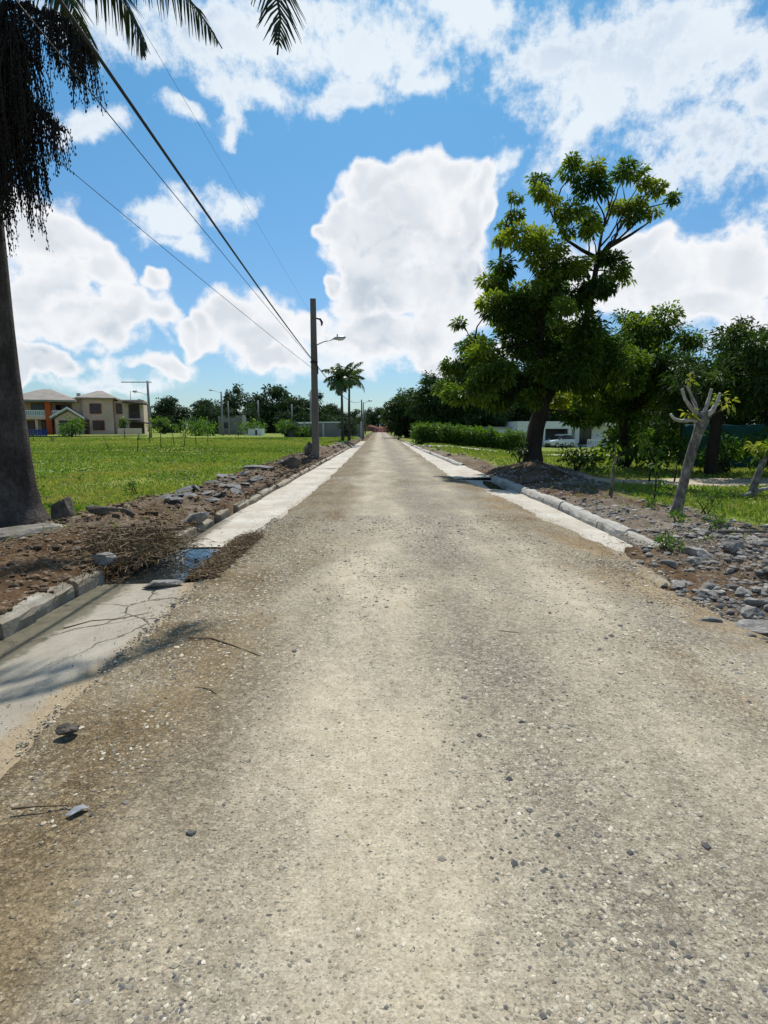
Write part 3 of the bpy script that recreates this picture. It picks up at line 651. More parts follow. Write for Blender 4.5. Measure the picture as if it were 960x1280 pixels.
def tree_from(name, loc, label, cat, trunk, radii, clumps, size, dens, leafm, barkm, seed, group=None, tintf=None, twigs=0, limbs=None, flat=0.8, sub=7, branch=True, aspect=0.42, hang=0.35, rs_=1.0):
    r = np.random.default_rng(seed); random.seed(seed)
    root = empty(name, loc, 0, label, cat, group)
    mb = MB(); mb.tube(trunk, radii, 12, jit=0.07)
    for lp in (limbs or []):
        mb.tube(lp[0], lp[1], 8, jit=0.05)
    mains = [trunk] + [lp[0] for lp in (limbs or [])]
    parts = []
    for c in clumps:
        cx, cy, cz, cr = c
        if branch:
            best = None
            for mp in mains:
                z = max(mp[0][2]+0.3*(mp[-1][2]-mp[0][2]) if mp is trunk else mp[0][2], min(mp[-1][2], cz - 0.55*math.hypot(cx, cy)-0.2))
                q = path_at(mp, z); d = (Vector(q)-Vector((cx, cy, cz))).length
                if best is None or d < best[0]: best = (d, q)
            if best[0] > 0.15: limb(mb, best[1], (cx, cy, cz), 0.018+0.010*best[0], 0.008, 0.06)
        n = int(dens*cr*cr)+12
        t = tintf(c, r) if tintf else 0.45+r.normal(0, 0.10)
        parts.append(clump_leaves((cx, cy, cz), cr*rs_, n, r, size, t, flat, sub, aspect, hang=hang))
        for _ in range(twigs):
            e = Vector(unit(1, r)[0]); e.z = abs(e.z)*0.6
            mb.tube([(cx, cy, cz), tuple(Vector((cx, cy, cz))+e*cr*0.8), tuple(Vector((cx, cy, cz))+e*cr*1.35+Vector((0, 0, 0.1)))], [0.012, 0.009, 0.005], 4)
    mb.build('trunk', barkm, root, smooth=True)
    leaf_mesh('crown', parts, leafm, root)
    return root

def crown_clumps(seed, rx, ry, z0, z1, n, r0, r1, cx=0, cy=0):
    """clumps over an uneven egg-shaped crown"""
    r = np.random.default_rng(seed); out = []
    zc = (z0+z1)/2; h = (z1-z0)/2
    for i in range(n):
        e = unit(1, r)[0]; q = 0.45+0.55*r.random()**0.6
        wob = 1+0.35*(vnoise(np.array([e[0]*1.7+seed]), np.array([e[2]*1.7+e[1]]), seed)[0]-0.5)
        k = r0+(r1-r0)*r.random()
        out.append((cx+e[0]*rx*q*wob, cy+e[1]*ry*q*wob, zc+e[2]*h*q*wob, k))
    return out

# ------------------------------------------------------------------ main tree by the right kerb
rt = np.random.default_rng(77)
cl = []
for (dx, dz, rr) in MAIN:
    half = 2.6 if dz < 6 else 1.5
    lim = math.sqrt(max(0.1, 1-(min(abs(dx), half*1.15)/(half*1.25))**2))
    cl.append((dx, float(rt.uniform(-1, 1))*half*0.75*lim, dz, rr*0.95))
for _ in range(24):      # the hidden inside and back of the crown
    z = rt.uniform(2.6, 6.2); a = rt.uniform(0, 6.28); q = rt.uniform(0.4, 2.3)*(1.0 if z < 5 else 0.6)
    cl.append((-0.5+q*math.cos(a), q*math.sin(a), max(z, 3.4 if q*math.cos(a) > 0 else z), rt.uniform(0.45, 0.7)))
main_trunk = [(0,0,-0.35),(0,0,0.15),(-0.02,0,0.8),(0.05,0,1.5),(0.22,0.0,2.1),(0.25,0,3.0),(0.1,0.1,4.2),(0.0,0.1,5.4),(0.35,0,6.6)]
main_rad = [0.56,0.40,0.30,0.28,0.26,0.22,0.16,0.12,0.05]
main_limbs = [([(0.2,0,2.2),(0.9,-0.2,3.4),(1.5,-0.2,4.9),(1.75,-0.1,6.3),(1.85,0,7.0)],[0.20,0.16,0.13,0.10,0.08]),
              ([(1.85,0,7.0),(2.3,0.1,7.4),(3.0,0.2,7.8),(3.6,0.2,8.2)],[0.08,0.06,0.045,0.02]),
              ([(1.85,0,7.0),(1.4,0.2,7.3),(0.9,0.2,7.6),(0.4,0.2,8.3)],[0.07,0.055,0.045,0.02]),
              ([(1.8,0,6.6),(2.0,0.1,7.9),(2.35,0.1,9.2)],[0.06,0.04,0.015]),
              ([(0.2,0,2.1),(-0.7,-0.3,2.9),(-1.6,-0.4,3.4),(-2.4,-0.4,3.7)],[0.17,0.12,0.08,0.03]),
              ([(0.25,0,2.6),(1.3,0.4,3.2),(2.2,0.5,3.5),(3.0,0.5,3.6)],[0.16,0.11,0.07,0.03]),
              ([(0.1,0.1,4.4),(-0.9,0.2,5.6),(-1.3,0.1,6.8),(-1.35,0.1,7.6)],[0.12,0.08,0.05,0.02])]
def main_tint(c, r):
    return (0.48 if c[2] < 6 else 0.62) + r.normal(0, 0.19) + (0.14 if (6.4 < c[2] < 9.2 and -1.2 < c[0] < 0.9) else 0)  # upper clumps lighter: sunlight on the tops put into the leaf tint
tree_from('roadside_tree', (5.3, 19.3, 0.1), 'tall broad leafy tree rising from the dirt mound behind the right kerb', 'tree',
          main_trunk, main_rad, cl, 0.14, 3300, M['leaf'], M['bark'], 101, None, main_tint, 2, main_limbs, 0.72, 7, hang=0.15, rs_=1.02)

# right-hand trees
rt = np.random.default_rng(78)
def with_depth(tab, half, extra, zr, xr_):
    out = [(a, float(rt.uniform(-half, half)), b, c) for a, b, c in tab]
    for _ in range(extra):
        out.append((rt.uniform(*xr_), rt.uniform(-half, half), rt.uniform(*zr), rt.uniform(0.6, 0.95)))
    return out
tree_from('spreading_tree', (10.0, 23, gz1(10.0, 23)), 'mid height tree with loose feathery crown right of the tall roadside tree', 'tree',
          [(0,0,-0.3),(0.05,0,1.0),(-0.1,0,2.0),(-0.2,0.1,3.4),(0.3,0,4.8)], [0.26,0.20,0.17,0.12,0.05],
          with_depth([(a-0.15*(b > 4.6), b-0.35*(b > 4.6), c) for a, b, c in T2], 1.8, 12, (2.9, 4.4), (-2.4, 1.2)), 0.15, 2300, M['leaf'], M['bark'], 102, None, None, 1, [([(-0.1,0,2.0),(0.9,0,3.4),(1.2,0,5.2)],[0.12,0.08,0.03])], hang=0.15, rs_=1.3)
tree_from('shade_tree', (11.6, 19.5, gz1(11.6, 19.5)), 'dark dense tree at the right edge beyond the dirt track', 'tree',
          [(0,0,-0.3),(0,0,1.2),(0.1,0,2.2),(0.3,0,3.6),(0.4,0,5.0)], [0.24,0.19,0.17,0.12,0.05],
          with_depth(T3, 1.9, 14, (2.3, 4.6), (-1.6, 4.5)), 0.15, 2100, M['leaf_dark'], M['bark'], 103, None, lambda c, r: 0.48+0.06*c[2]/5+r.normal(0,0.12), 2, [([(0.1,0,2.2),(1.6,0.2,3.3),(3.0,0.2,4.2)],[0.13,0.09,0.04])], hang=0.15, rs_=1.12)

# ------------------------------------------------------------------ generic trees, each with its own crown
def generic_tree(name, x, y, h, w, seed, label, group=None, mat='leaf_dark', low=0.18, n=26, size=0.4, dens=130, cat='tree'):
    cs = crown_clumps(seed, w/2, w/2*0.9, h*low, h*0.93, n, 0.13*w+0.1, 0.24*w+0.1)
    tr = [(0,0,-0.3),(0.05*w,0,h*0.2),(0,0.03*w,h*0.5),(0.02*w,0,h*0.85)]
    return tree_from(name, (x, y, gz1(x, y)), label, cat, tr, [0.035*h,0.028*h,0.02*h,0.006*h], cs, size, dens, M[mat], M['bark'], seed, group, None, 0, None, 0.8, 6)
spec = [(4.2,90,7.2,6.5),(8.5,82,9.6,8.5),(13.5,80,12.0,9.5),(19.5,86,12.5,10.5),(26,84,10.5,9),(33,88,11.5,10),(40,86,10,9)]
lab = ['round dark tree at the left end of the row behind the green hedge','second dark tree from the road behind the green hedge','tall dark tree behind the middle of the hedge, left of the roadside tree',
       'big dark tree rising behind the left end of the white house','dark tree behind the white house roof','dark tree behind the right end of the white house','farthest right of the dark trees behind the white house']
for i, (x, y, h, w) in enumerate(spec):
    generic_tree('broadleaf_tree', x, y, h, w, 200+i, lab[i], 'dark trees behind the hedge and white house', 'leaf_dark', 0.08, 44, 0.42, 190)
spec = [(17.5,30,6.4,6.0,'tree with low dark crown right of the white house, behind the teal net'),(21.5,26,6.8,6.5,'dark tree filling the right edge behind the teal net'),(19.0,38,5.8,5.5,'dark tree just right of the white house'),(26,34,8,8,'tall dark tree beyond the right edge of the teal net'),(17.0,19.0,6.3,5.5,'dark tree behind the right edge of the dirt track')]
for i, (x, y, h, w, l) in enumerate(spec):
    generic_tree('broadleaf_tree', x, y, h, w, 240+i, l, 'dark trees on the right beyond the dirt track', 'leaf_dark', 0.12, 34, 0.28, 300)

# far treeline on the left and at the road's end: four kinds, then copies
def proto_far(seed, h, w, n):
    cs = crown_clumps(seed, w/2, w/2, h*0.05, h*0.95, n, 0.14*w, 0.24*w)
    return tree_from('distant_tree', (0,0,0), None, None, [(0,0,-0.3),(0.2,0,h*0.4),(0,0,h*0.9)], [0.3,0.22,0.05], cs, 0.62, 70, M['leaf_far'], M['bark'], seed, None, None, 0, None, 0.8, 6)
protos = [proto_far(301,9,9.5,22), proto_far(302,11,8.5,26), proto_far(303,7.5,11,22), proto_far(304,8.5,7,18)]
used = [False]*4
rl = np.random.default_rng(305)
def place_far(k, x, y, s, rz, label, group):
    if not used[k]: o = protos[k]; used[k] = True
    else: o = copy_tree(protos[k])
    o.location = (x, y, gz1(x, y)); o.scale = (s, s, s*rl.uniform(0.9, 1.1)); o.rotation_euler = (0, 0, rz)
    tag(o, label, 'tree', group)
xx = -128.0; i = 0
while xx < -9:
    place_far(int(rl.integers(0, 4)), xx, 150+rl.uniform(-12, 25), rl.uniform(0.85, 1.2), rl.uniform(0, 6.28), 'dark green tree in the distant treeline beyond the left field', 'distant trees beyond the left field')
    xx += rl.uniform(3.2, 5.4); i += 1
for x in (-46,-39,-33.5,-27,-20,-15,-10.5):
    place_far(int(rl.integers(0, 4)), x+rl.uniform(-1,1), 118+rl.uniform(-6, 8), rl.uniform(0.5, 0.75), rl.uniform(0, 6.28), 'lower tree standing before the distant treeline of the left field', 'nearer low trees before the left treeline')
for x in (-16,-9.5,-4.5,0.5,5.0,9.5,14,20,27):
    place_far(int(rl.integers(0, 4)), x+rl.uniform(-1,1), 222+rl.uniform(-8, 10), rl.uniform(0.75, 1.0), rl.uniform(0, 6.28), 'hazy tree closing the view at the far end of the road', 'trees at the end of the road')
# ------------------------------------------------------------------ palms
def frond(root, loc, az, el, L, droop, r, mat, nl=56, leaf=0.42, lw=0.035, plum=0.5, name='frond', hang=0.25, twist=0.0):
    """one feather leaf: arched rachis with leaflets along both sides"""
    t = np.linspace(0, 1, 14)
    dirh = np.array([math.cos(az), math.sin(az), 0.0]); side = np.array([-math.sin(az), math.cos(az), 0.0])
    pts = []; p = np.zeros(3); ang = el
    for i in range(14):
        pts.append(p.copy())
        ang = el - droop*(t[i]**1.3)
        p = p + (dirh*math.cos(ang) + np.array([0, 0, math.sin(ang)]))*(L/13)
    pts = np.array(pts)
    mb = MB(); mb.tube([tuple(q) for q in pts], [0.035*(1-0.85*a)*L/3.5+0.004 for a in t], 5)
    V0 = np.array(mb.v); F0 = [f for f in mb.f if len(f) == 4]
    u = np.repeat(np.linspace(0.10, 0.99, nl), 2); sg = np.tile([1.0, -1.0], nl)
    P = np.stack([np.interp(u, t, pts[:, k]) for k in range(3)], 1)
    T = np.gradient(pts, axis=0); T /= np.linalg.norm(T, axis=1)[:, None]
    Tu = np.stack([np.interp(u, t, T[:, k]) for k in range(3)], 1)
    Sd = side[None, :]*np.ones_like(Tu); tw = (twist*u**1.5)[:, None]
    Sd = Sd*np.cos(tw) + np.cross(Tu, Sd)*np.sin(tw)      # the leaf twists towards its tip
    N = np.cross(Tu, Sd); N[:, 2] = np.abs(N[:, 2])
    D = Sd*sg[:, None]*1.0 + Tu*(0.35+0.5*u[:, None]) + N*r.normal(0, plum*0.5, (len(u), 1)) + r.normal(0, 0.10, (len(u), 3))
    D[:, 2] -= hang
    D /= np.linalg.norm(D, axis=1)[:, None]
    LL = leaf*(np.sin(np.clip(u*0.9+0.12, 0, 1)*math.pi)**0.6)*(0.8+0.35*r.random(len(u)))
    n = len(u)
    U = np.cross(D, N); U /= np.linalg.norm(U, axis=1)[:, None]+1e-9
    mid = P + D*(LL*0.5)[:, None]; tip = P + D*LL[:, None]; mid[:, 2] -= 0.04*LL; tip[:, 2] -= 0.32*LL
    w = lw*(0.8+0.4*r.random(n))[:, None]
    V = np.stack([P+U*w*0.35, P-U*w*0.35, mid+U*w*0.5, mid-U*w*0.5, tip+U*w*0.08, tip-U*w*0.08], 1).reshape(-1, 3)
    b = np.arange(n)*6
    F = np.concatenate([np.stack([b, b+1, b+3, b+2], 1), np.stack([b+2, b+3, b+5, b+4], 1)])
    tint = np.repeat(np.clip(0.5+r.normal(0, 0.17, n), 0, 1), 6)
    VV = np.concatenate([V0, V]); FF = np.concatenate([np.array(F0), F+len(V0)])
    return mesh_np(name, VV, FF, mat, root, False, {'tint': np.concatenate([np.full(len(V0), 0.6), tint])}, loc)

def palm(x, y, label, h, seed, nf=15, L=2.0, lean=0.0, group=None):
    r = np.random.default_rng(seed); random.seed(seed)
    root = empty('palm_tree', (x, y, gz1(x, y)), 0, label, 'palm', group)
    mb = MB(); path = [(lean*(k/8)**2, 0, -0.2+(h-0.9+0.2)*k/8) for k in range(9)]
    mb.tube(path, [0.17,0.14,0.125,0.12,0.12,0.115,0.105,0.10,0.095], 10, jit=0.04); mb.build('trunk', M['palmtrunk'], root, smooth=True)
    top = (lean, 0, h-0.85)
    mb = MB(); mb.tube([top, (lean, 0, h-0.5), (lean, 0, h)], [0.10, 0.10, 0.05], 8); mb.build('crown_shaft', M['shaft'], root, smooth=True)
    for i in range(nf):
        az = 2*math.pi*(i*0.382) + r.normal(0, 0.15)
        q = i/(nf-1)
        frond(root, (lean, 0, h-0.05), az, R(80-88*q), L*(0.85+0.3*r.random()), R(70+50*r.random()), r, M['palmleaf'], 54, 0.55, 0.075, 0.6, 'frond', 0.5)
    return root
palm(-3.30, 51, 'left of two palm trees by the left kerb, with a fuller crown', 5.6, 401, 16, 2.05, -0.05, 'palm pair by the left kerb')
palm(-2.95, 55.5, 'right of two palm trees by the left kerb, with a slimmer trunk', 6.0, 402, 15, 2.1, 0.05, 'palm pair by the left kerb')

# big palm at the left edge
PX, PY = -5.78, 8.75
PZ = gz1(PX, PY)
pr = np.random.default_rng(411); random.seed(411)
bp = empty('royal_palm', (PX, PY, PZ), 0, 'large grey palm trunk at the left edge with drooping dark fruit clusters', 'palm')
mb = MB()
hz = [-0.3,0.0,0.12,0.3,0.6,1.0,1.6,2.3,3.2,4.2,5.2,6.2,7.0]
hr = [0.62,0.56,0.48,0.42,0.37,0.335,0.30,0.265,0.24,0.22,0.205,0.195,0.185]
mb.tube([(0.012*z, 0, z) for z in hz], hr, 28, jit=0.02)
mb.build('trunk', M['palmtrunk'], bp, smooth=True)
mb = MB(); mb.tube([(0.08,0,6.95),(0.08,0,7.3),(0.08,0,8.2),(0.08,0,8.7)], [0.20,0.23,0.19,0.10], 16); mb.build('crown_shaft', M['shaft'], bp, smooth=True)
def fruit_cluster(start, stem, nb, L, seed, spreadr=0.35):
    """woody stalk with hanging strands beaded with fruit"""
    r = np.random.default_rng(seed)
    mb = MB(); st = [np.array(start)+np.array(s) for s in stem]
    mb.tube([tuple(s) for s in st], np.linspace(0.035, 0.012, len(st)), 6)
    tS = np.linspace(0, 1, len(st)); fv = []; ff = []; nv = 0
    oct_v = np.array([(1,0,0),(-1,0,0),(0,1,0),(0,-1,0),(0,0,1),(0,0,-1)], float)
    oct_f = np.array([(0,2,4),(2,1,4),(1,3,4),(3,0,4),(2,0,5),(1,2,5),(3,1,5),(0,3,5)])
    C = []; 
    for i in range(nb):
        u = 0.12+0.88*r.random(); b = np.array([np.interp(u, tS, [s[k] for s in st]) for k in range(3)])
        a = r.random()*6.28; q = spreadr*(0.4+0.9*r.random())
        out = np.array([math.cos(a)*q, math.sin(a)*q, 0.06])
        ln = L*(0.55+0.6*r.random())
        p1 = b+out*0.6; p2 = b+out+np.array([0, 0, -ln*0.35]); p3 = b+out*1.1+np.array([r.normal(0, 0.04), r.normal(0, 0.04), -ln])
        mb.tube([tuple(b), tuple(p1), tuple(p2), tuple(p3)], [0.010, 0.008, 0.006, 0.004], 3, cap=False)
        m = int(ln*34)
        s = np.linspace(0.25, 1.0, m)[:, None]
        Q = np.where(s < 0.55, p1+(p2-p1)*(s-0.25)/0.3, p2+(p3-p2)*(s-0.55)/0.45)
        C.append(Q + r.normal(0, 0.022, Q.shape))
    C = np.concatenate(C); S = 0.006+0.007*r.random(len(C))
    V = (C[:, None, :]+oct_v[None]*S[:, None, None]*np.array([1, 1, 2.2])).reshape(-1, 3)
    F = (oct_f[None]+6*np.arange(len(C))[:, None, None]).reshape(-1, 3)
    tri = []
    for f in mb.f:
        for k in range(1, len(f)-1): tri.append((f[0], f[k], f[k+1]))
    V0 = np.array([tuple(p) for p in mb.v])
    return mesh_np('fruit_cluster', np.concatenate([V0, V]), np.concatenate([np.array(tri), F+len(V0)]), M['fruit'], bp, False)
s0 = (0.1, -0.05, 6.75)
fruit_cluster(s0, [(0,0,0),(0.40,-0.2,0.30),(0.95,-0.3,0.28),(1.5,-0.4,0.02),(1.85,-0.45,-0.35)], 230, 0.72, 421, 0.17)
fruit_cluster(s0, [(0,0,0),(0.35,-0.25,0.12),(0.70,-0.40,-0.05),(1.0,-0.5,-0.45)], 260, 1.25, 422, 0.26)
fruit_cluster(s0, [(0,0,0),(0.30,-0.1,-0.05),(0.55,-0.25,-0.40),(0.65,-0.3,-0.9)], 320, 1.8, 423, 0.30)
fruit_cluster(s0, [(0,0,-0.05),(0.1,-0.35,0.0),(0.20,-0.6,-0.3),(0.25,-0.65,-0.9)], 300, 2.1, 424, 0.30)
fruit_cluster(s0, [(0,0,-0.1),(0.45,-0.2,-0.45),(1.0,-0.35,-0.95),(1.45,-0.45,-1.35)], 110, 0.55, 425, 0.13)
fruit_cluster(s0, [(0,0,0),(-0.35,-0.2,0.15),(-0.7,-0.3,-0.1),(-0.8,-0.35,-0.6)], 200, 1.9, 426, 0.3)
fruit_cluster(s0, [(0,0,0.1),(0.2,-0.3,0.25),(0.35,-0.5,0.1),(0.45,-0.55,-0.3)], 260, 1.2, 427, 0.35)
mb = MB()
for i in range(14):
    a_ = pr.uniform(-0.6, 2.4); L_ = pr.uniform(0.5, 1.0); b0 = Vector(s0); d_ = Vector((math.cos(a_)*0.9, -0.25, abs(math.sin(a_))*0.8+0.25))
    mb.tube([b0, b0+d_*L_*0.6, b0+d_*L_+Vector((0.12, 0, -0.08))], [0.012, 0.008, 0.004], 4)
mb.build('bare_stalk', M['fruit'], bp)
cz = (0.08, 0.0, 8.45)
frond(bp, cz, R(2), R(35), 6.1, R(146), pr, M['palmdark'], 100, 0.95, 0.034, 0.3, 'frond', 0.25, R(75))
for az, el, L, dr in [(R(50),35,3.35,128),(R(-80),55,3.4,115),(R(-140),45,3.8,105),(R(10),40,4.5,95),(R(45),35,4.4,90),(R(90),40,4.4,95),(R(135),40,4.3,95),(R(180),40,4.3,95),(R(-50),75,3.6,95),(R(70),72,4.2,80),(R(160),75,4.2,80),(R(-170),60,4.2,80)]:
    frond(bp, cz, az, R(el), L, R(dr), pr, M['palmdark'], 90, 0.62, 0.034, 0.35, 'frond', 0.9)

# ------------------------------------------------------------------ poles, lamps and cables
def street_lamp_arm(root, z, ang, L, s=1.0, name_mat='lampgrey'):
    c, sn = math.cos(ang), math.sin(ang)
    mb = MB(); pth = [(0.08*c, 0.08*sn, z), (0.45*L*c, 0.45*L*sn, z+0.16*s), (L*c, L*sn, z+0.30*s)]
    mb.tube(pth, 0.024*s, 8)
    arm = mb.build('lamp_arm', M[name_mat], root, smooth=True)
    mb = MB(); mb.ellipsoid((0,0,0), (0.30*s, 0.12*s, 0.085*s), 14, 8)
    hd = mb.build('lamp_head', M[name_mat], root, smooth=True, loc=(L*c+0.2*s*c, L*sn+0.2*s*sn, z+0.34*s), rot=(0, -0.12, ang))
    mb = MB(); mb.ellipsoid((0.05*s,0,-0.05*s), (0.19*s, 0.10*s, 0.075*s), 12, 8)
    mb.build('lamp_glass', M['glassy'], hd, smooth=True)
    mb = MB(); mb.tube([(-0.08*s,0,0.07*s),(-0.08*s,0,0.17*s)], 0.025*s, 8); mb.build('photocell', M['black'], hd)
    return arm
UX, UY = -2.93, 26.0; UZ = gz1(UX, UY)
up = empty('utility_pole', (UX, UY, UZ), R(4), 'tall brown concrete pole with a street lamp arm by the left kerb', 'utility pole')
mb = MB(); mb.add([(-0.165,-0.165,-0.4),(0.165,-0.165,-0.4),(0.165,0.165,-0.4),(-0.165,0.165,-0.4),(-0.125,-0.125,7.02),(0.125,-0.125,7.02),(0.125,0.125,7.02),(-0.125,0.125,7.02)],
                  [(3,2,1,0),(4,5,6,7),(0,1,5,4),(1,2,6,5),(2,3,7,6),(3,0,4,7)])
mb.build('pole', M['pole'], up, bevel=0.02)
street_lamp_arm(up, 5.02, 0.0, 0.95, 1.0)
mb = MB(); mb.tube([(0.12,0,6.20),(0.30,0,6.16),(0.38,0,6.02),(0.36,0,5.88)], [0.03,0.05,0.055,0.03], 8); mb.build('cable_hook', M['black'], up, smooth=True)
mb = MB(); mb.box(-0.17,0.17,-0.19,-0.145,4.25,4.31); mb.tube([(0.0,-0.2,4.28),(0.17,-0.17,4.1),(0.17,-0.15,3.75)], 0.022, 6); mb.build('clamp_band', M['black'], up)
mb = MB(); mb.tube([(0.145,-0.13,3.9),(0.15,-0.14,4.4),(0.14,-0.13,5.0)], 0.012, 6); mb.build('lamp_wire', M['black'], up)

def cable(name, A, B, sag, rad, label, n=40):
    mb = MB(); A = Vector(A); B = Vector(B); pts = []
    for i in range(n+1):
        t = i/n; p = A.lerp(B, t); p.z -= sag*4*t*(1-t); pts.append(p)
    o = mb.tube(pts, rad, 6).build(name, M['cable'], smooth=True)
    return tag(o, label, 'cable')
# each continues behind the camera to the pole before this one
cable('power_cable', (-2.93, 25.84, UZ+4.32), (-2.33, -9.0, 5.80), 0.30, 0.019, 'thick black overhead cable running to the roadside pole', 60)
cable('thin_wire', (-2.93, 25.84, UZ+4.28), (-2.88, -9.0, 5.48), 0.12, 0.006, 'thin wire just left of the thick overhead cable', 60)
cable('thin_wire', (-2.93, 25.84, UZ+3.95), (-9.4, -5.0, 9.7), 0.25, 0.007, 'wire leaving the fruit clusters of the big palm, lowest on the pole', 60)
cable('thin_wire', (-2.90, 25.84, UZ+6.15), (-2.6, -9.0, 6.1), 0.05, 0.0025, 'faint topmost wire reaching the hook near the pole top', 60)
cable('power_cable', (-2.93, 26.16, UZ+4.30), (-2.46, 79.9, 5.4), 0.9, 0.020, 'black cable running on from the roadside pole past the palm pair', 60)

def far_pole(x, y, h, label, arms=(), cross=None, group='poles beyond the left field', rad=0.14, mat='farpole', cat='utility pole'):
    o = empty('utility_pole', (x, y, gz1(x, y)), 0, label, cat, group)
    MB().tube([(0,0,-0.3),(0,0,h)], [rad, rad*0.7], 8).build('pole', M[mat], o, smooth=True)
    for z, ang, L in arms: street_lamp_arm(o, z, ang, L, 1.3)
    if cross:
        z, w = cross; MB().box(-w, w*0.15, -0.05, 0.05, z-0.05, z+0.05).build('cross_arm', M[mat], o)
    return o
far_pole(-28.2, 70, 6.9, 'grey pole with a lamp arm and crossarm beside the two storey house', [(5.2, R(180), 1.3)], (6.75, 3.2), rad=0.19)
far_pole(-26.2, 95, 7.2, 'grey pole with a lamp arm to the right of the saplings', [(7.0, R(180), 1.4)], None, rad=0.20)
far_pole(-25.8, 97.5, 5.8, 'slimmer pole standing just right of the grey lamp pole', [], None, rad=0.14)
far_pole(-27.6, 130, 7.5, 'pole with a short crossarm before the distant treeline', [], (6.9, 0.9), rad=0.24)
far_pole(-18.4, 120, 6.2, 'plain pole above the left end of the block wall', [], None, rad=0.2)
far_pole(-13.2, 110, 7.5, 'dark pole just left of the roadside lamp pole', [], None, rad=0.22)
far_pole(-2.46, 80, 5.3, 'dark pole by the road beyond the palm pair', [], None, None, 0.13, 'pole')
far_pole(-2.55, 92, 5.4, 'distant street lamp pole by the road past the palm pair', [(5.2, 0.0, 0.8)], None, None, 0.13, 'farpole', 'street lamp')
far_pole(-2.9, 118, 5.0, 'farthest pole by the left side of the road', [], None, None, 0.15, 'pole')

# ------------------------------------------------------------------ two storey house on the left
def window(parent, x, y, z, w, h, frame='redframe', bars=2, fw=0.12, ny=-1, glass='darkglass', name='window'):
    """frame with panes, facing -y"""
    mb = MB()
    mb.box(x-w/2, x-w/2+fw, y-0.06, y+0.06, z, z+h); mb.box(x+w/2-fw, x+w/2, y-0.06, y+0.06, z, z+h)
    mb.box(x-w/2+fw, x+w/2-fw, y-0.06, y+0.06, z, z+fw); mb.box(x-w/2+fw, x+w/2-fw, y-0.06, y+0.06, z+h-fw, z+h)
    for i in range(1, bars):
        q = x-w/2+w*i/bars; mb.box(q-fw/2, q+fw/2, y-0.055, y+0.055, z+fw, z+h-fw)
    f = mb.build(name, M[frame], parent)
    MB().box(x-w/2+fw*0.6, x+w/2-fw*0.6, y-0.02, y+0.02, z+fw*0.6, z+h-fw*0.6).build('pane', M[glass], f)
    return f
def hip_roof(parent, x0, x1, y0, y1, z, h, mat, t=0.22, ridge=0.0):
    cx, cy = (x0+x1)/2, (y0+y1)/2
    mb = MB()
    vs = [(x0,y0,z),(x1,y0,z),(x1,y1,z),(x0,y1,z),(x0,y0,z+t),(x1,y0,z+t),(x1,y1,z+t),(x0,y1,z+t),(cx-ridge,cy,z+h),(cx+ridge,cy,z+h)]
    mb.add(vs, [(3,2,1,0),(0,1,5,4),(1,2,6,5),(2,3,7,6),(3,0,4,7),(4,5,9,8),(5,6,9),(6,7,8,9),(7,4,8)])
    return mb.build('roof', M[mat], parent)
hx, hy = -44.6, 85.0
hs = empty('two_storey_house', (hx, hy, gz1(hx, hy)+0.25), R(17), 'two storey beige house with hip roofs, red framed windows and an orange column', 'house')
hs.scale = (0.93, 0.93, 0.95)
# left wing: open ground floor, balcony above
mb = MB(); mb.box(-9.6,-1.3,3.2,9.0,0,5.0); mb.build('wall', M['stucco2'], hs)
mb = MB(); mb.box(-9.7,-1.2,-0.2,3.2,2.35,2.85); mb.build('balcony_slab', M['stucco'], hs)
mb = MB(); mb.box(-9.7,-1.3,-0.16,0.0,2.85,3.75)
bal = mb.build('balustrade', M['white'], hs)
mb = MB()
for i in range(27): mb.box(-9.55+i*0.30,-9.41+i*0.30,-0.22,-0.165,2.98,3.6)
mb.build('baluster_relief', M['greywall'], bal)
for x, m in ((-9.4,'stucco'),(-6.2,'stucco')): MB().box(x-0.18,x+0.18,0.05,0.40,0.0,2.35).build('column', M[m], hs)
for z0, z1 in ((0.0, 5.0),): MB().box(-4.75,-3.95,-0.45,0.30,z0,z1).build('column', M['orange'], hs)['label'] = 'orange red corner column'
for x in (-9.4,): MB().box(x-0.15,x+0.15,0.05,0.35,3.75,5.0).build('column', M['stucco'], hs)
hip_roof(hs, -10.6,-0.3,-0.9,9.6,5.0,2.2,'rooftile',0.3,0.6)
window(hs,-6.6,3.12,2.95,1.9,1.9,'redframe',1,0.08); window(hs,-3.0,3.12,3.3,2.0,1.4,'redframe',2)
window(hs,-8.0,3.12,0.9,1.6,1.2,'redframe',2); window(hs,-5.4,3.12,0.1,1.7,2.1,'reddoor',1,0.1,name='door')
# gabled porch in the middle
mb = MB(); mb.box(-3.2,0.35,-1.7,3.18,0,2.5); mb.build('porch_wall', M['stucco2'], hs)
mb = MB(); mb.prism([(-3.75,2.3),(-1.3,3.75),(0.95,2.2),(0.95,2.5),(-1.3,4.05),(-3.75,2.6)], -2.1, 3.15); mb.build('porch_roof', M['rooftile'], hs)
mb = MB(); mb.prism([(-3.8,2.5),(-1.3,3.98),(1.0,2.4),(1.0,2.62),(-1.3,4.22),(-3.8,2.74)], -2.2, -2.103); mb.build('fascia', M['white'], hs)
mb = MB(); mb.prism([(-3.1,2.55),(0.3,2.55),(-1.3,3.6)], -1.68, -1.5); mb.build('gable', M['stucco2'], hs)
window(hs,-1.7,-1.72,0.3,1.9,1.9,'darkroof',1,0.1); window(hs,0.78,0.95,0.1,0.7,2.3,'reddoor',1,0.12,name='door')
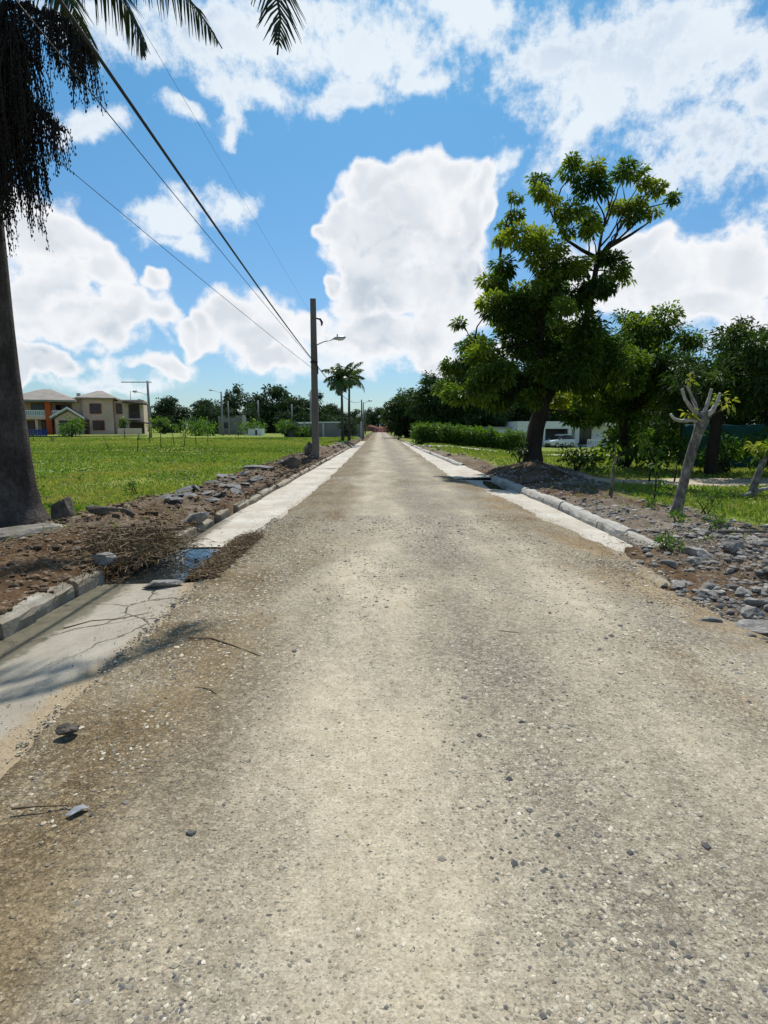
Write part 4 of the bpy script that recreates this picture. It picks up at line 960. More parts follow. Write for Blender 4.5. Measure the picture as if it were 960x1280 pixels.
# right block
mb = MB(); mb.box(-1.28,0.25,1.6,8.9,0,5.75); mb.build('stair_wall', M['stucco'], hs)
mb = MB(); mb.box(0.28,4.75,1.0,9.0,0,5.6); mb.build('wall', M['stucco2'], hs)
mb = MB(); mb.box(4.78,9.3,2.2,9.0,0,5.35); mb.build('wall', M['stucco'], hs)
hip_roof(hs, -0.6,5.4,0.4,9.3,5.6,1.5,'rooftile',0.2,0.4)
mb = MB(); mb.box(5.45,9.4,2.1,9.1,5.36,5.6); mb.build('roof', M['stucco2'], hs)
MB().box(-0.9,-0.4,3.5,4.2,5.75,6.6).build('water_tank', M['greywall'], hs)
window(hs,2.2,0.93,3.3,1.7,1.6); window(hs,2.5,0.93,0.7,1.75,1.55)
window(hs,5.55,2.13,3.3,0.9,1.7,bars=1); window(hs,5.9,2.13,0.8,0.95,1.6,bars=1)
MB().box(7.0,8.7,2.14,2.19,2.6,4.9).build('alcove_shade_panel', M['darkroof'], hs)  # dark panel painted in for the shade inside the balcony alcove
mb = MB(); mb.box(6.95,8.75,1.0,2.13,2.35,2.55); mb.build('balcony_slab', M['stucco2'], hs)
mb = MB()
for i in range(10): mb.box(7.0+i*0.185,7.06+i*0.185,1.04,1.09,2.55,3.45)
mb.box(6.95,8.75,1.02,1.11,3.45,3.53); mb.build('railing', M['darkroof'], hs)
mb = MB(); mb.prism([(6.3,5.05),(9.9,4.75),(9.9,4.95),(6.3,5.30)], 0.3, 2.0); mb.build('awning', M['darkroof'], hs)
mb = MB(); mb.prism([(7.0,2.1),(10.4,1.65),(10.4,1.85),(7.0,2.3)], -1.0, 2.1); mb.build('lean_to_roof', M['darkroof'], hs)
MB().box(5.6,9.2,-1.6,-1.45,0,1.0).build('low_wall', M['stucco'], hs)
MB().box(7.0,9.2,2.12,2.19,0.2,2.0).build('door', M['darkroof'], hs)
MB().tube([(7.1,5,5.6),(7.1,5,7.2)], 0.04, 6).build('antenna', M['black'], hs)
bf = empty('blue_fence', (-50.6, 81.6, gz1(-50.6, 81.6)), R(17), 'row of bright blue slatted panels under the balcony of the two storey house', 'fence')
mb = MB()
for i in range(20): mb.box(-1.9+i*0.22,-1.75+i*0.22,-0.03,0.03,0.1,1.05)
mb.box(-1.95,2.5,0.032,0.08,0.25,0.35); mb.box(-1.95,2.5,0.032,0.08,0.8,0.9); mb.build('slat_panel', M['bluepaint'], bf)
for x in (-1.95, 0.3, 2.5): MB().box(x-0.06,x+0.06,0.082,0.18,-0.1,1.15).build('post', M['bluepaint'], bf)

# ------------------------------------------------------------------ white house with carport on the right
wx, wy = 23.0, 70.0; wz = gz1(wx, wy)
wh = empty('white_house', (wx, wy, wz), 0, 'low flat roofed white house with an open carport and patterned low wall', 'house')
mb = MB(); mb.box(-5.6,-2.75,1.0,8,0,3.2); mb.build('wall', M['white'], wh)
mb = MB(); mb.box(-2.7,1.4,4.6,8,0,2.5); mb.build('carport_wall', M['greywall'], wh)
mb = MB(); mb.box(1.43,6.3,2.2,8,0,2.7); mb.build('wall', M['white'], wh)
mb = MB(); mb.box(-2.95,1.2,-0.3,4.6,2.28,3.18); mb.box(1.203,6.5,0.4,8.2,2.7,3.0); mb.box(-2.95,1.2,4.603,8.2,2.503,3.1); mb.build('roof', M['white'], wh)
for x in (-2.65, 0.6): MB().box(x-0.2,x+0.2,-0.2,0.15,0,2.28).build('pillar', M['white'], wh)
MB().box(1.5,2.1,0.7,1.05,0,2.7).build('pillar', M['white'], wh)
window(wh,-2.0,4.55,0.9,0.9,1.3,'black',1,0.06); window(wh,1.15,2.1,0.05,0.55,2.2,'darkroof',1,0.05,name='door')
window(wh,3.2,2.14,0.3,1.9,2.2,'black',2,0.06)
mb = MB(); mb.box(2.7,5.5,-0.6,-0.45,0,0.3); mb.box(2.7,5.5,-0.6,-0.45,0.82,1.0)
for i in range(11): mb.box(2.7+i*0.255,2.83+i*0.255,-0.595,-0.455,0.303,0.817)
lw_ = mb.build('low_wall', M['white'], wh)
MB().box(-5.6,6.4,-0.8,8,-0.4,0.02).build('floor_slab', M['greywall'], wh)
ba = empty('white_shed', (16.2, 74, gz1(16.2, 74)), 0, 'small white outbuilding seen above the hedge left of the white house', 'shed')
MB().box(-2.0,1.2,0,4,0,2.3).build('wall', M['white'], ba); MB().box(-2.2,1.4,-0.2,4.2,2.303,2.5).build('roof', M['greywall'], ba)

# car in the carport: body loft, glasshouse, wheels
cr = empty('parked_car', (22.2, 69.2, gz1(22.2, 69.2)+0.02), R(28), 'white hatchback parked under the carport of the white house', 'car')
def loft(sections):
    mb = MB(); k = len(sections[0])
    vs = [p for s in sections for p in s]; fs = [(i*k+j, i*k+(j+1)%k, (i+1)*k+(j+1)%k, (i+1)*k+j) for i in range(len(sections)-1) for j in range(k)]
    fs += [tuple(range(k-1, -1, -1)), tuple(range((len(sections)-1)*k, len(sections)*k))]
    return mb.add(vs, fs)
def sec(x, w, z0, z1, wt=None):
    wt = wt or w*0.93
    return [(x,-w*0.92,z0),(x,-w,z0+0.12),(x,-w,z0+(z1-z0)*0.6),(x,-wt,z1-0.04),(x,-wt*0.9,z1),(x,wt*0.9,z1),(x,wt,z1-0.04),(x,w,z0+(z1-z0)*0.6),(x,w,z0+0.12),(x,w*0.92,z0)]
bd = loft([sec(-1.98,0.70,0.38,0.72),sec(-1.9,0.80,0.26,0.82),sec(-1.5,0.85,0.20,0.90),sec(-0.8,0.86,0.20,0.97),(sec(0.2,0.86,0.20,1.0)),sec(1.2,0.86,0.20,1.02),sec(1.75,0.84,0.24,1.0),sec(1.92,0.76,0.36,0.9)]).build('body', M['carwhite'], cr, smooth=False, bevel=0.04)
loft([sec(-0.95,0.74,0.93,1.0,0.70),sec(-0.35,0.74,0.94,1.40,0.62),sec(0.3,0.75,0.95,1.50,0.62),sec(1.2,0.74,0.95,1.46,0.60),sec(1.75,0.70,0.95,1.05,0.62)]).build('cabin_glass', M['darkglass'], cr)
loft([sec(-0.34,0.56,1.40,1.45,0.52),sec(0.3,0.60,1.485,1.545,0.56),sec(1.2,0.58,1.455,1.51,0.54)]).build('roof_panel', M['carwhite'], cr)
for x in (-1.28, 1.22):
    for s in (-1, 1):
        w = MB().tube([(x, s*0.68, 0.31),(x, s*0.88, 0.31)], 0.31, 18).build('wheel', M['tyre'], cr)
        MB().tube([(x, s*0.872, 0.31),(x, s*0.892, 0.31)], 0.20, 14).build('rim', M['rim'], w)
for s in (-1, 1):
    MB().ellipsoid((-1.86, s*0.62, 0.68), (0.10,0.14,0.08), 10, 6).build('headlight', M['glassy'], cr)
    MB().ellipsoid((1.85, s*0.66, 0.80), (0.08,0.12,0.12), 10, 6).build('tail_light', M['redlamp'], cr)
    MB().ellipsoid((-0.75, s*0.95, 1.0), (0.07,0.10,0.07), 8, 6).build('mirror', M['carwhite'], cr)
MB().box(-2.0,-1.93,-0.45,0.45,0.32,0.5).build('grille', M['black'], cr)

# truck far down the road
tk = empty('parked_truck', (3.55, 186, 0.08), R(90), 'small rusty red truck standing at the far end of the road', 'truck')
MB().box(-2.9,2.6,-0.8,0.8,0.55,0.75).build('chassis', M['black'], tk)
MB().prism([(-2.95,0.75),(-1.55,0.75),(-1.55,2.15),(-2.45,2.15),(-2.9,1.45)], -0.95, 0.95).build('cab', M['truckred'], tk, bevel=0.06)
MB().box(-1.4,2.7,-1.05,1.05,0.78,1.55).build('cargo_bed', M['truckred'], tk, bevel=0.04)
MB().box(-2.62,-2.55,-0.8,0.8,1.5,2.0).build('windscreen', M['darkglass'], tk)
MB().box(-3.0,-2.955,-0.3,0.3,0.8,1.2).build('grille', M['white'], tk)
for x in (-2.2, 1.5):
    for s in (-1, 1): MB().tube([(x, s*0.72, 0.45),(x, s*1.0, 0.45)], 0.45, 14).build('wheel', M['tyre'], tk)

# ------------------------------------------------------------------ walls, banks and far structures
bw = empty('block_wall', (-7.5, 78, gz1(-7.5, 78)), 0, 'long grey unplastered block wall behind the palm pair', 'wall')
mb = MB(); zt = 1.95
mb.prism([(-5.6,-0.3),(5.4,-0.3),(5.4,1.75),(3.0,1.75),(3.0,1.95),(-1.0,1.95),(-1.0,1.8),(-3.6,1.8),(-3.6,2.0),(-5.6,2.0)], -0.08, 0.08); mb.build('block_panel', M['block'], bw)
for i in range(5): MB().box(-5.5+i*2.6,-5.25+i*2.6,-0.15,-0.082,-0.3,2.1).build('post', M['concrete'], bw)['label'] = 'pale concrete post'
rs_ = empty('pale_roof_shed', (-9.6, 92, gz1(-9.6, 92)), 0, 'shed with a pale sheet roof behind the block wall', 'shed')
MB().box(-3.6,4.6,0,4,0,1.9).build('wall', M['block'], rs_); MB().prism([(-3.9,1.95),(4.9,2.05),(4.9,2.3),(-3.9,2.2)], -0.4, 4.4).build('roof', M['white'], rs_)
g1 = empty('ruined_house', (-28.4, 108, gz1(-28.4, 108)), 0, 'roofless grey block building before the distant treeline', 'house')
mb = MB(); mb.prism([(-2.2,0),(2.3,0),(2.3,3.6),(1.2,3.6),(1.2,3.2),(-0.8,3.2),(-0.8,3.5),(-2.2,3.5)], 0, 0.2); mb.box(-2.2,-2.0,0.203,4,0,3.4); mb.box(2.1,2.3,0.203,4,0,3.4); mb.box(-2.0,2.1,3.8,4,0,3.2); mb.build('wall', M['block'], g1)
MB().box(2.5,3.0,-0.3,0.1,0,3.7).build('pillar', M['concrete'], g1); MB().box(-1.2,-0.2,-0.02,-0.003,1.2,2.3).build('window', M['darkglass'], g1)
g2 = empty('small_white_hut', (-20.6, 95, gz1(-20.6, 95)), 0, 'low white hut in the grass left of the block wall', 'hut')
MB().box(-1.4,0.9,0,2.4,0,1.15).build('wall', M['white'], g2); MB().box(-1.6,-0.2,-0.2,2.6,1.153,1.3).build('roof', M['block'], g2); MB().box(-0.2,0.15,-0.02,-0.003,0.1,0.95).build('door', M['darkglass'], g2)
mb = MB(); n = 26
prof = [(-9+18*i/(n-1)) for i in range(n)]
vs = []
for x in prof:
    h = (2.3+0.9*float(fbm(np.array([x*0.5]), np.array([2.0]), 3, 171)[0])*2)*max(0.12, 1-(abs(x+0.5)/9.6)**4)
    vs += [(x, -1.6-0.6*random.random(), -0.2), (x, -0.5, h*0.75), (x, 0.5, h), (x, 3, -0.2)]
mb.add(vs, [(i*4+j, i*4+4+j, i*4+5+j, i*4+1+j) for i in range(n-1) for j in range(3)])
tag(mb.build('earth_bank', M['redearth'], loc=(-0.5, 206, 0.05)), 'bank of bare red earth closing the far end of the road', 'earth bank')

# teal shade net on posts
tn = empty('teal_net_fence', (17.3, 24.2, gz1(17.3, 24.2)), R(-8), 'teal green netting stretched between posts behind the right trees', 'fence')
nx_, nz_ = 30, 8; X, Z = np.meshgrid(np.linspace(-4, 4.5, nx_), np.linspace(-0.1, 1.9, nz_)); Yw = 0.10*fbm(X*0.9, Z*0.7, 3, 181)*2
ii = np.arange(nx_-1)[None, :]+nx_*np.arange(nz_-1)[:, None]
net = mesh_np('net', np.stack([X, Yw, Z+0.06*fbm(X*1.3, Z*0, 2, 182)*2], -1).reshape(-1, 3), np.stack([ii, ii+1, ii+1+nx_, ii+nx_], -1).reshape(-1, 4), M['teal'], tn, True)
sm = net.modifiers.new('thick', 'SOLIDIFY'); sm.thickness = 0.006
for x in (-4, -1.2, 1.6, 4.4): MB().tube([(x, 0.16, -0.3), (x, 0.16, 2.45)], 0.045, 8).build('post', M['bark'], tn)
# ------------------------------------------------------------------ hedge, shrubs, saplings
rh = np.random.default_rng(501)
hd = empty('hedge', (3.3, 53, gz1(3.3, 53)), 0, 'long bright green feathery hedge along the far side of the right verge', 'hedge')
hp = []; mbh = MB()
for i in range(46):
    t = i/45; x = 0.1+10.6*t; y = rh.normal(0, 0.35)+1.0*t; h = (1.75+0.35*math.sin(i*1.9)+rh.normal(0, 0.12))
    z0 = gz1(3.3+x, 53+y)-gz1(3.3, 53)
    for k in range(3):
        hp.append(clump_leaves((x+rh.normal(0, 0.15), y, z0+0.3+h*0.30*k), 0.5, 170, rh, 0.34, 0.55+0.08*k+rh.normal(0, 0.08), 1.1, 6, 0.22, hang=-0.55))
    mbh.tube([(x, y, z0-0.1), (x+0.05, y, z0+h*0.6)], 0.03, 5)
mbh.build('stem', M['bark'], hd); leaf_mesh('foliage', hp, M['leaf_hedge'], hd)

def shrub(name, x, y, label, cat, w, h, n, size, mat, seed, group=None, hang=0.0, aspect=0.45, stems=4, z=None):
    r = np.random.default_rng(seed); random.seed(seed)
    root = empty(name, (x, y, gz1(x, y) if z is None else z), 0, label, cat, group)
    mb = MB(); ps = []
    k = max(3, int(n/55))
    for i in range(k):
        e = unit(1, r)[0]; c = (e[0]*w*0.36, e[1]*w*0.36, h*0.52+e[2]*h*0.30)
        if i < stems*3: limb(mb, (r.normal(0, 0.03), r.normal(0, 0.03), -0.05), c, 0.012+0.012*h, 0.005, 0.05, 5, 4)
        ps.append(clump_leaves(c, 0.27*w+0.03, n//k, r, size, 0.5+r.normal(0, 0.12), 0.85, 5, aspect, hang=hang))
    mb.build('stem', M['bark'], root); leaf_mesh('foliage', ps, M[mat], root)
    return root
shrub('shrub', 6.55, 18.6, 'dark leafy shrub hugging the right side of the tall tree trunk', 'shrub', 1.4, 0.8, 700, 0.13, 'leaf_dark', 511)
shrub('shrub', 4.75, 19.2, 'small dark creeper bush on the left of the tall tree trunk', 'shrub', 0.6, 1.1, 260, 0.12, 'leaf_dark', 512)
shrub('shrub', -39.6, 73, 'rounded bright green bush in front of the two storey house porch', 'shrub', 2.9, 2.9, 1100, 0.30, 'leaf_hedge', 513)
shrub('shrub', 10.4, 23.5, 'dark rounded bush right of the white house, past the grass', 'shrub', 2.2, 2.0, 1200, 0.22, 'leaf', 514)
shrub('shrub', 10.6, 21.5, 'green bush behind the pollarded stump', 'shrub', 2.2, 1.7, 900, 0.2, 'leaf', 515)
shrub('shrub', 12.6, 20.5, 'lighter green bush before the teal net', 'shrub', 1.9, 1.5, 800, 0.2, 'leaf_hedge', 516)
shrub('shrub', 14.4, 20.0, 'green bush at the right edge beside the teal net', 'shrub', 2.0, 1.6, 800, 0.2, 'leaf', 517)
shrub('shrub', -12.6, 77.0, 'light green bush at the left end of the block wall', 'shrub', 2.4, 2.5, 800, 0.3, 'leaf_hedge', 518)
shrub('shrub', -10.5, 77.2, 'low green bush half covering the block wall', 'shrub', 2.4, 1.8, 700, 0.3, 'leaf_hedge', 519)
shrub('shrub', -22.5, 100, 'wide low green bush left of the white hut', 'shrub', 5, 2.2, 900, 0.4, 'leaf_hedge', 520)
shrub('shrub', -29.5, 92, 'broad green bush behind the saplings', 'shrub', 6, 2.6, 1000, 0.45, 'leaf_hedge', 521)
for i, (x, y, w, h) in enumerate([(-3.9,62,1.2,2.0),(-3.2,70,1.4,2.4),(-3.9,75,1.6,2.6),(-3.0,84,1.8,3.0),(-3.8,96,2.2,3.2),(-3.1,110,2.2,3.4)]):
    shrub('roadside_shrub', x, y, 'slim shrub in the row beside the road past the palm pair', 'shrub', w, h, 420, 0.26, 'leaf_far', 530+i, 'shrubs beside the road past the palms')

def sapling(x, y, h, label, seed, lean=0.0, n=110, mat='leaf_light', size=0.12, group=None, crown=0.45, bark='bark', r0=0.03, fork=True, wid=0.3):
    r = np.random.default_rng(seed); random.seed(seed)
    root = empty('sapling', (x, y, gz1(x, y)), r.uniform(0, 6.28) if lean == 0 else 0, label, 'sapling', group)
    mb = MB(); top = (lean*h, 0, h*(1-crown*0.45))
    pth = [(0,0,-0.1),(lean*h*0.3+0.02, 0.01, h*0.3),(lean*h*0.6-0.02, 0, h*0.55), top]
    mb.tube(pth, [r0, r0*0.85, r0*0.6, r0*0.25], 7, jit=0.05); ps = []
    for i in range(5 if n else 0):
        c = (top[0]+r.normal(0, wid*0.55), r.normal(0, wid*0.55), h*(1-crown*r.random()))
        limb(mb, pth[2], c, r0*0.4, 0.004, 0.1, 5, 4)
        ps.append(clump_leaves(c, wid*0.55, n//5, r, size, 0.5+r.normal(0, 0.15), 0.8, 4, 0.5, hang=0.2))
    mb.build('stem', M[bark], root, smooth=True)
    if ps: leaf_mesh('foliage', ps, M[mat], root)
    return root
def fx(u, y): return (u-474)/700*y
sapling(fx(174,33.5), 33.5, 1.25, 'thin leafless sapling nearest the road in the left field', 551, 0.12, 25, 'leaf_hedge', wid=0.2)
sapling(fx(139,36), 36, 0.75, 'short leaning stick in the grass before the two storey house', 552, -0.3, 0)
sapling(fx(204,37.5), 37.5, 2.05, 'tallest yellow green sapling of the left field row', 553, 0, 260, wid=0.5)
sapling(fx(220,40), 40, 1.75, 'middle yellow green sapling right of the tallest one', 554, -0.05, 140, wid=0.35)
sapling(fx(232,41), 41, 1.5, 'leafy sapling with two thin stems at the right of the row', 555, 0.15, 150, 'leaf_hedge', wid=0.4)
sapling(fx(262,44), 44, 1.5, 'small green sapling standing apart before the block building', 556, 0, 120, 'leaf_hedge', wid=0.3)
sapling(fx(247,46), 46, 1.7, 'bushy green sapling beside the small green one', 557, 0, 200, 'leaf_hedge', wid=0.6)
sapling(fx(190,48), 48, 1.6, 'faint sapling under the grey crossarm pole', 558, 0, 110, wid=0.4)
sapling(fx(160,66), 66, 2.3, 'slim small tree with a round top by the house lean-to roof', 559, 0, 240, 'leaf', 0.22, wid=0.5, crown=0.3, r0=0.05)
sapling(fx(47,55), 55, 0.9, 'dark dry stem in the grass before the blue fence', 560, 0.1, 40, 'leaf_dark', wid=0.2)
sapling(fx(70,50), 50, 0.7, 'tiny dark shoot right of the blue fence', 561, 0, 40, 'leaf_dark', wid=0.2)
sapling(fx(300,60), 60, 1.4, 'thin stem with sparse leaves near the white hut', 562, 0, 50, 'leaf_hedge', wid=0.3)
# right verge
sapling(8.2, 16.9, 1.55, 'yellow green sapling with a crooked stem beyond the dirt track edge', 571, 0, 260, 'leaf_light', 0.13, wid=0.38, crown=0.55)
sapling(5.45, 11.0, 1.2, 'thin sapling with sparse leaves left of the pollarded stump', 572, 0.04, 60, 'leaf_hedge', 0.10, wid=0.16, crown=0.8, r0=0.018)
sapling(8.9, 16.8, 0.9, 'bare thin post standing at the track edge left of the stump', 573, 0.12, 0, r0=0.028)
sapling(8.0, 21.5, 0.8, 'bare stick in the sunny grass right of the tall tree', 574, 0.05, 0, r0=0.03)
st = sapling(5.0, 12.0, 1.1, 'pale forked dead stem in the shade beside the right kerb', 575, 0.06, 50, 'leaf', 0.10, wid=0.2, crown=0.6, bark='palebark', r0=0.05)

# pollarded stumps
def rough_tube(path, rad, n=16, m=26, seed=0, amp=0.22):
    """knotty tube: many rings, each pushed in and out by noise"""
    P = np.array(path, float); t = np.linspace(0, len(P)-1, m); k = np.arange(len(P))
    Q = np.stack([np.interp(t, k, P[:, j]) for j in range(3)], 1); q = np.interp(t, k, rad)
    mb = MB(); mb.tube([tuple(p) for p in Q], list(q), n)
    for i in range(m):
        for j in range(n):
            v = Vector(mb.v[i*n+j]); c = Vector(Q[i]); a = 6.2832*j/n
            f = 1+amp*2*float(fbm(np.array([2.2*math.cos(a)+seed+9]), np.array([2.2*math.sin(a)+t[i]*2.1]), 4, seed)[0])
            mb.v[i*n+j] = tuple(c+(v-c)*f)
    return mb
def pollard(x, y, label, trunk, rad, arms, clumps, seed, size=0.10):
    r = np.random.default_rng(seed); random.seed(seed)
    root = empty('pollarded_tree', (x, y, gz1(x, y)), 0, label, 'tree stump')
    rough_tube(trunk, rad, 20, 44, seed, 0.34).build('trunk', M['palebark'], root, smooth=True)
    for ai, (a, q) in enumerate(arms): rough_tube(a, q, 12, 16, seed+ai, 0.32).build('branch', M['cutbranch'], root, smooth=True)
    mb = MB()
    for c in clumps:      # thin new shoots under the leaves
        b = Vector(trunk[-1])*0.97
        for _ in range(4):
            e = Vector(c[:3])+Vector([r.normal(0, c[3]*0.5) for _ in range(3)])
            mb.tube([b+Vector([r.normal(0, 0.03), r.normal(0, 0.03), -0.05]), b.lerp(e, 0.55)+Vector((0, 0, -0.04)), e], [0.008, 0.006, 0.003], 5)
    mb.build('shoots', M['bark'], root)
    ps = [clump_leaves(c[:3], c[3], c[4], r, size, c[5], 0.8, 4, 0.45, hang=0.1) for c in clumps]
    leaf_mesh('foliage', ps, M['leaf_light'], root)
    return root
pollard(5.13, 9.5, 'pollarded pale trunk leaning right with cut branches and a few yellow leaves', [(0,0,-0.15),(-0.01,0,0.05),(0.05,0,0.45),(0.14,0,0.9),(0.25,0,1.35),(0.30,0,1.6),(0.31,0,1.74)], [0.125,0.098,0.078,0.072,0.078,0.105,0.07],
        [([(0.27,0,1.58),(0.05,-0.08,1.60),(-0.12,-0.1,1.58),(-0.25,-0.12,1.63),(-0.30,-0.13,1.70)],[0.0369, 0.0328, 0.0295, 0.0246, 0.0213]),
         ([(0.28,0,1.66),(0.15,0.02,1.76),(0.0,0.03,1.95),(-0.06,0.03,2.12)],[0.0369, 0.0312, 0.0271, 0.023]),
         ([(0.28,0.03,1.68),(0.20,0.06,1.85),(0.12,0.08,2.03),(0.06,0.1,2.18)],[0.0344, 0.0295, 0.0246, 0.0205]),
         ([(0.33,0,1.68),(0.36,0,1.85),(0.41,0.02,2.0),(0.43,0.02,2.12)],[0.0344, 0.0279, 0.0246, 0.0205]),
         ([(0.33,-0.02,1.66),(0.45,-0.03,1.76),(0.52,-0.03,1.92),(0.55,-0.03,2.05)],[0.05,0.04,0.03,0.02])],
        [(0.07,0.05,2.26,0.12,30,0.95),(-0.02,-0.1,1.72,0.11,26,0.9),(0.66,0,1.88,0.17,46,0.95),(0.62,0.1,2.02,0.09,12,0.8)], 581)
pollard(8.9, 13.2, 'short stump at the right edge with yellow green shoots and a fallen limb', [(0,0,-0.1),(0.02,0,0.25),(0.12,0,0.6),(0.20,0,0.95)], [0.10,0.085,0.08,0.07],
        [([(0.05,0,0.15),(0.35,-0.1,0.22),(0.75,-0.2,0.45),(1.1,-0.2,0.75)],[0.05,0.045,0.04,0.03]),([(0.03,0,0.12),(-0.25,-0.1,0.06),(-0.45,-0.15,0.02)],[0.04,0.035,0.025])],
        [(0.22,0,1.15,0.24,110,0.7),(0.05,0,1.22,0.17,60,0.85),(0.45,0,1.1,0.2,70,0.6)], 582, 0.13)
# low weeds
for i, (x, y, w, h, l) in enumerate([(5.65,9.6,0.5,0.35,'low green weed at the foot of the leaning pollarded trunk'),(4.75,8.7,0.3,0.22,'small green weed tuft at the right edge above the rubble'),(5.0,8.0,0.35,0.25,'round green weed right of the pale plank'),
                                     (3.55,6.75,0.28,0.16,'dull green tuft at the near end of the right kerb'),(6.3,10.5,0.6,0.4,'leafy green weed behind the leaning trunk'),(4.95,10.2,0.3,0.3,'green shoots just left of the leaning trunk'),(-5.3,12.2,0.4,0.35,'dark weed in the grass behind the big palm')]):
    shrub('weed', x, y, l, 'weed', w, h, 150, 0.07, 'leaf_hedge', 590+i, None, -0.5, 0.35, 3)

# ------------------------------------------------------------------ stones, slabs and litter
def ico(sub):
    bm = bmesh.new(); bmesh.ops.create_icosphere(bm, subdivisions=sub, radius=1)
    V = np.array([v.co[:] for v in bm.verts]); F = np.array([[v.index for v in f.verts] for f in bm.faces]); bm.free(); return V, F
IV3, IF3 = ico(3); IV1, IF1 = ico(1)
def rock(name, x, y, dims, label, cat, mat, seed, rz=0, group=None, sink=0.3, z=None, tilt=(0,0), facet=0.5):
    r = np.random.default_rng(seed); V = IV3.copy()
    for _ in range(9):      # chop with random planes for broken faces
        n = unit(1, r)[0]; d = r.uniform(0.45, 0.85); q = V@n; V = V - np.outer(np.maximum(q-d, 0), n)
    V = V*(1+0.30*fbm(V[:, 0]*2.6+seed, V[:, 1]*2.6+V[:, 2]*2, 4, seed)[:, None])
    V = V*(1+0.16*fbm(V[:, 0]*7+seed*2, V[:, 1]*7+V[:, 2]*5, 3, seed+1)[:, None])
    V = V*np.array(dims)/2/0.8
    o = mesh_np(name, V, IF3, M[mat], None, False)
    o.location = (x, y, (gz1(x, y) if z is None else z)+dims[2]*(0.5-sink)); o.rotation_euler = (tilt[0], tilt[1], rz)
    return tag(o, label, cat, group)
rock('concrete_chunk', -4.75, 7.55, (1.05,0.30,0.26), 'long pale broken concrete lump at the foot of the big palm', 'concrete chunk', 'oldconcrete', 601, R(38), None, 0.35)
rock('rock', -5.05, 8.95, (0.34,0.3,0.5), 'dark upright rock behind the big palm base at the grass edge', 'rock', 'darkrock', 602, 0.4, None, 0.25)
rock('log', -4.15, 8.55, (0.95,0.2,0.18), 'dark rotten log on the dirt between the palm and the brush pile', 'log', 'darkrock', 603, R(-28), None, 0.2)
rock('rock', -5.5, 6.5, (0.5,0.4,0.25), 'grey stone in the shade before the palm trunk at the left edge', 'rock', 'rock', 604, 0.2)
rs = np.random.default_rng(611)
for i in range(34):
    y = rs.uniform(9.4, 16.0); x = float(kerbL(y))-rs.uniform(0.35, 1.35)
    w = rs.uniform(0.16, 0.48)
    rock('flat_stone', x, y, (w, w*rs.uniform(0.5,0.9), rs.uniform(0.04,0.10)), 'grey slab in the row of broken slate heaped along the left verge', 'stone slab', 'slate', 1620+i, rs.uniform(0,3.1), 'broken slate slabs along the left verge', 0.1, None, (rs.normal(0,0.3), rs.normal(0,0.3)))
rock('flat_stone', -3.95, 17.8, (1.0,0.5,0.14), 'largest flat grey slab, lying alone on the left verge past the slate heap', 'stone slab', 'slate', 651, 0.2, None, 0.05)
rock('rock', -3.05, 19.6, (0.65,0.5,0.4), 'dark rock overhanging the left gutter before the utility pole', 'rock', 'darkrock', 652, 0.6, None, 0.25)
rock('rock', -3.25, 25.9, (0.4,0.4,0.7), 'dark lump of stone against the left side of the utility pole base', 'rock', 'darkrock', 653, 0.2, None, 0.2)
rock('rock', -2.95, 8.9, (0.5,0.3,0.22), 'pale kerb fragment above the water in the left gutter', 'rock', 'rock', 654, 1.2, None, 0.3)
rock('rock', -3.0, 5.95, (0.24,0.16,0.14), 'pale loose stone sitting on the broken left kerb end', 'rock', 'rock', 655, 0.9, None, 0.05, 0.12)
rock('rock', -2.2, 5.62, (0.42,0.16,0.08), 'flat pale stone at the near end of the gutter water', 'rock', 'rock', 656, 0.35, None, 0.3, 0.0)
for i in range(30):
    y = rs.uniform(17, 45); x = float(kerbL(y))-rs.uniform(0.1, 1.1); w = rs.uniform(0.12, 0.32)
    rock('stone', x, y, (w, w*0.8, w*0.55), 'small stone strewn along the dirt of the left verge', 'stone', 'rock' if i % 3 else 'darkrock', 660+i, rs.uniform(0,3), 'stones strewn along the left verge', 0.2)
RK = [(3.80,6.45,0.34,'widest pale flat stone below the near end of the right kerb'),(4.35,6.0,0.22,None),(3.35,6.3,0.16,None),(4.1,5.6,0.2,None),(3.05,4.25,0.30,'bluish pale rock at the right picture edge in the rubble'),(2.75,4.45,0.22,None),(3.3,4.7,0.24,None),(2.95,3.95,0.2,None),(3.5,5.2,0.18,None),(3.15,3.6,0.24,None),(4.0,4.9,0.26,None),(4.4,6.8,0.28,None),(4.7,7.3,0.24,None),(4.55,7.7,0.2,None),(5.1,7.0,0.26,None),(3.7,7.3,0.14,None),(2.6,3.7,0.15,None),(3.6,4.3,0.2,None),(4.6,5.9,0.25,None),(4.9,6.5,0.22,None)]
for i, (x, y, w, l) in enumerate(RK):
    rock('rubble_stone', x, y, (w, w*0.75, w*0.5), l or 'grey rubble stone in the loose bank on the right', 'stone', 'rock' if i % 2 else 'rubblepale', 700+i, rs.uniform(0,3), 'rubble stones on the right bank', 0.3)
for i in range(30):
    y = rs.uniform(3.3, 6.6); x = 2.8+1.7*rs.random()**1.2; w = 0.06+0.15*rs.random()**2
    rock('rubble_stone', x, y, (w, w*rs.uniform(0.6,0.9), w*rs.uniform(0.4,0.7)), 'grey rubble stone in the loose bank on the right', 'stone', 'rubblepale' if i % 3 else 'rock', 1700+i, rs.uniform(0,3), 'rubble stones on the right bank', 0.45)
rock('rock', 3.95, 14.9, (0.5,0.4,0.35), 'rounded stone on the kerb side of the tall tree mound', 'rock', 'darkrock', 731, 0.4)
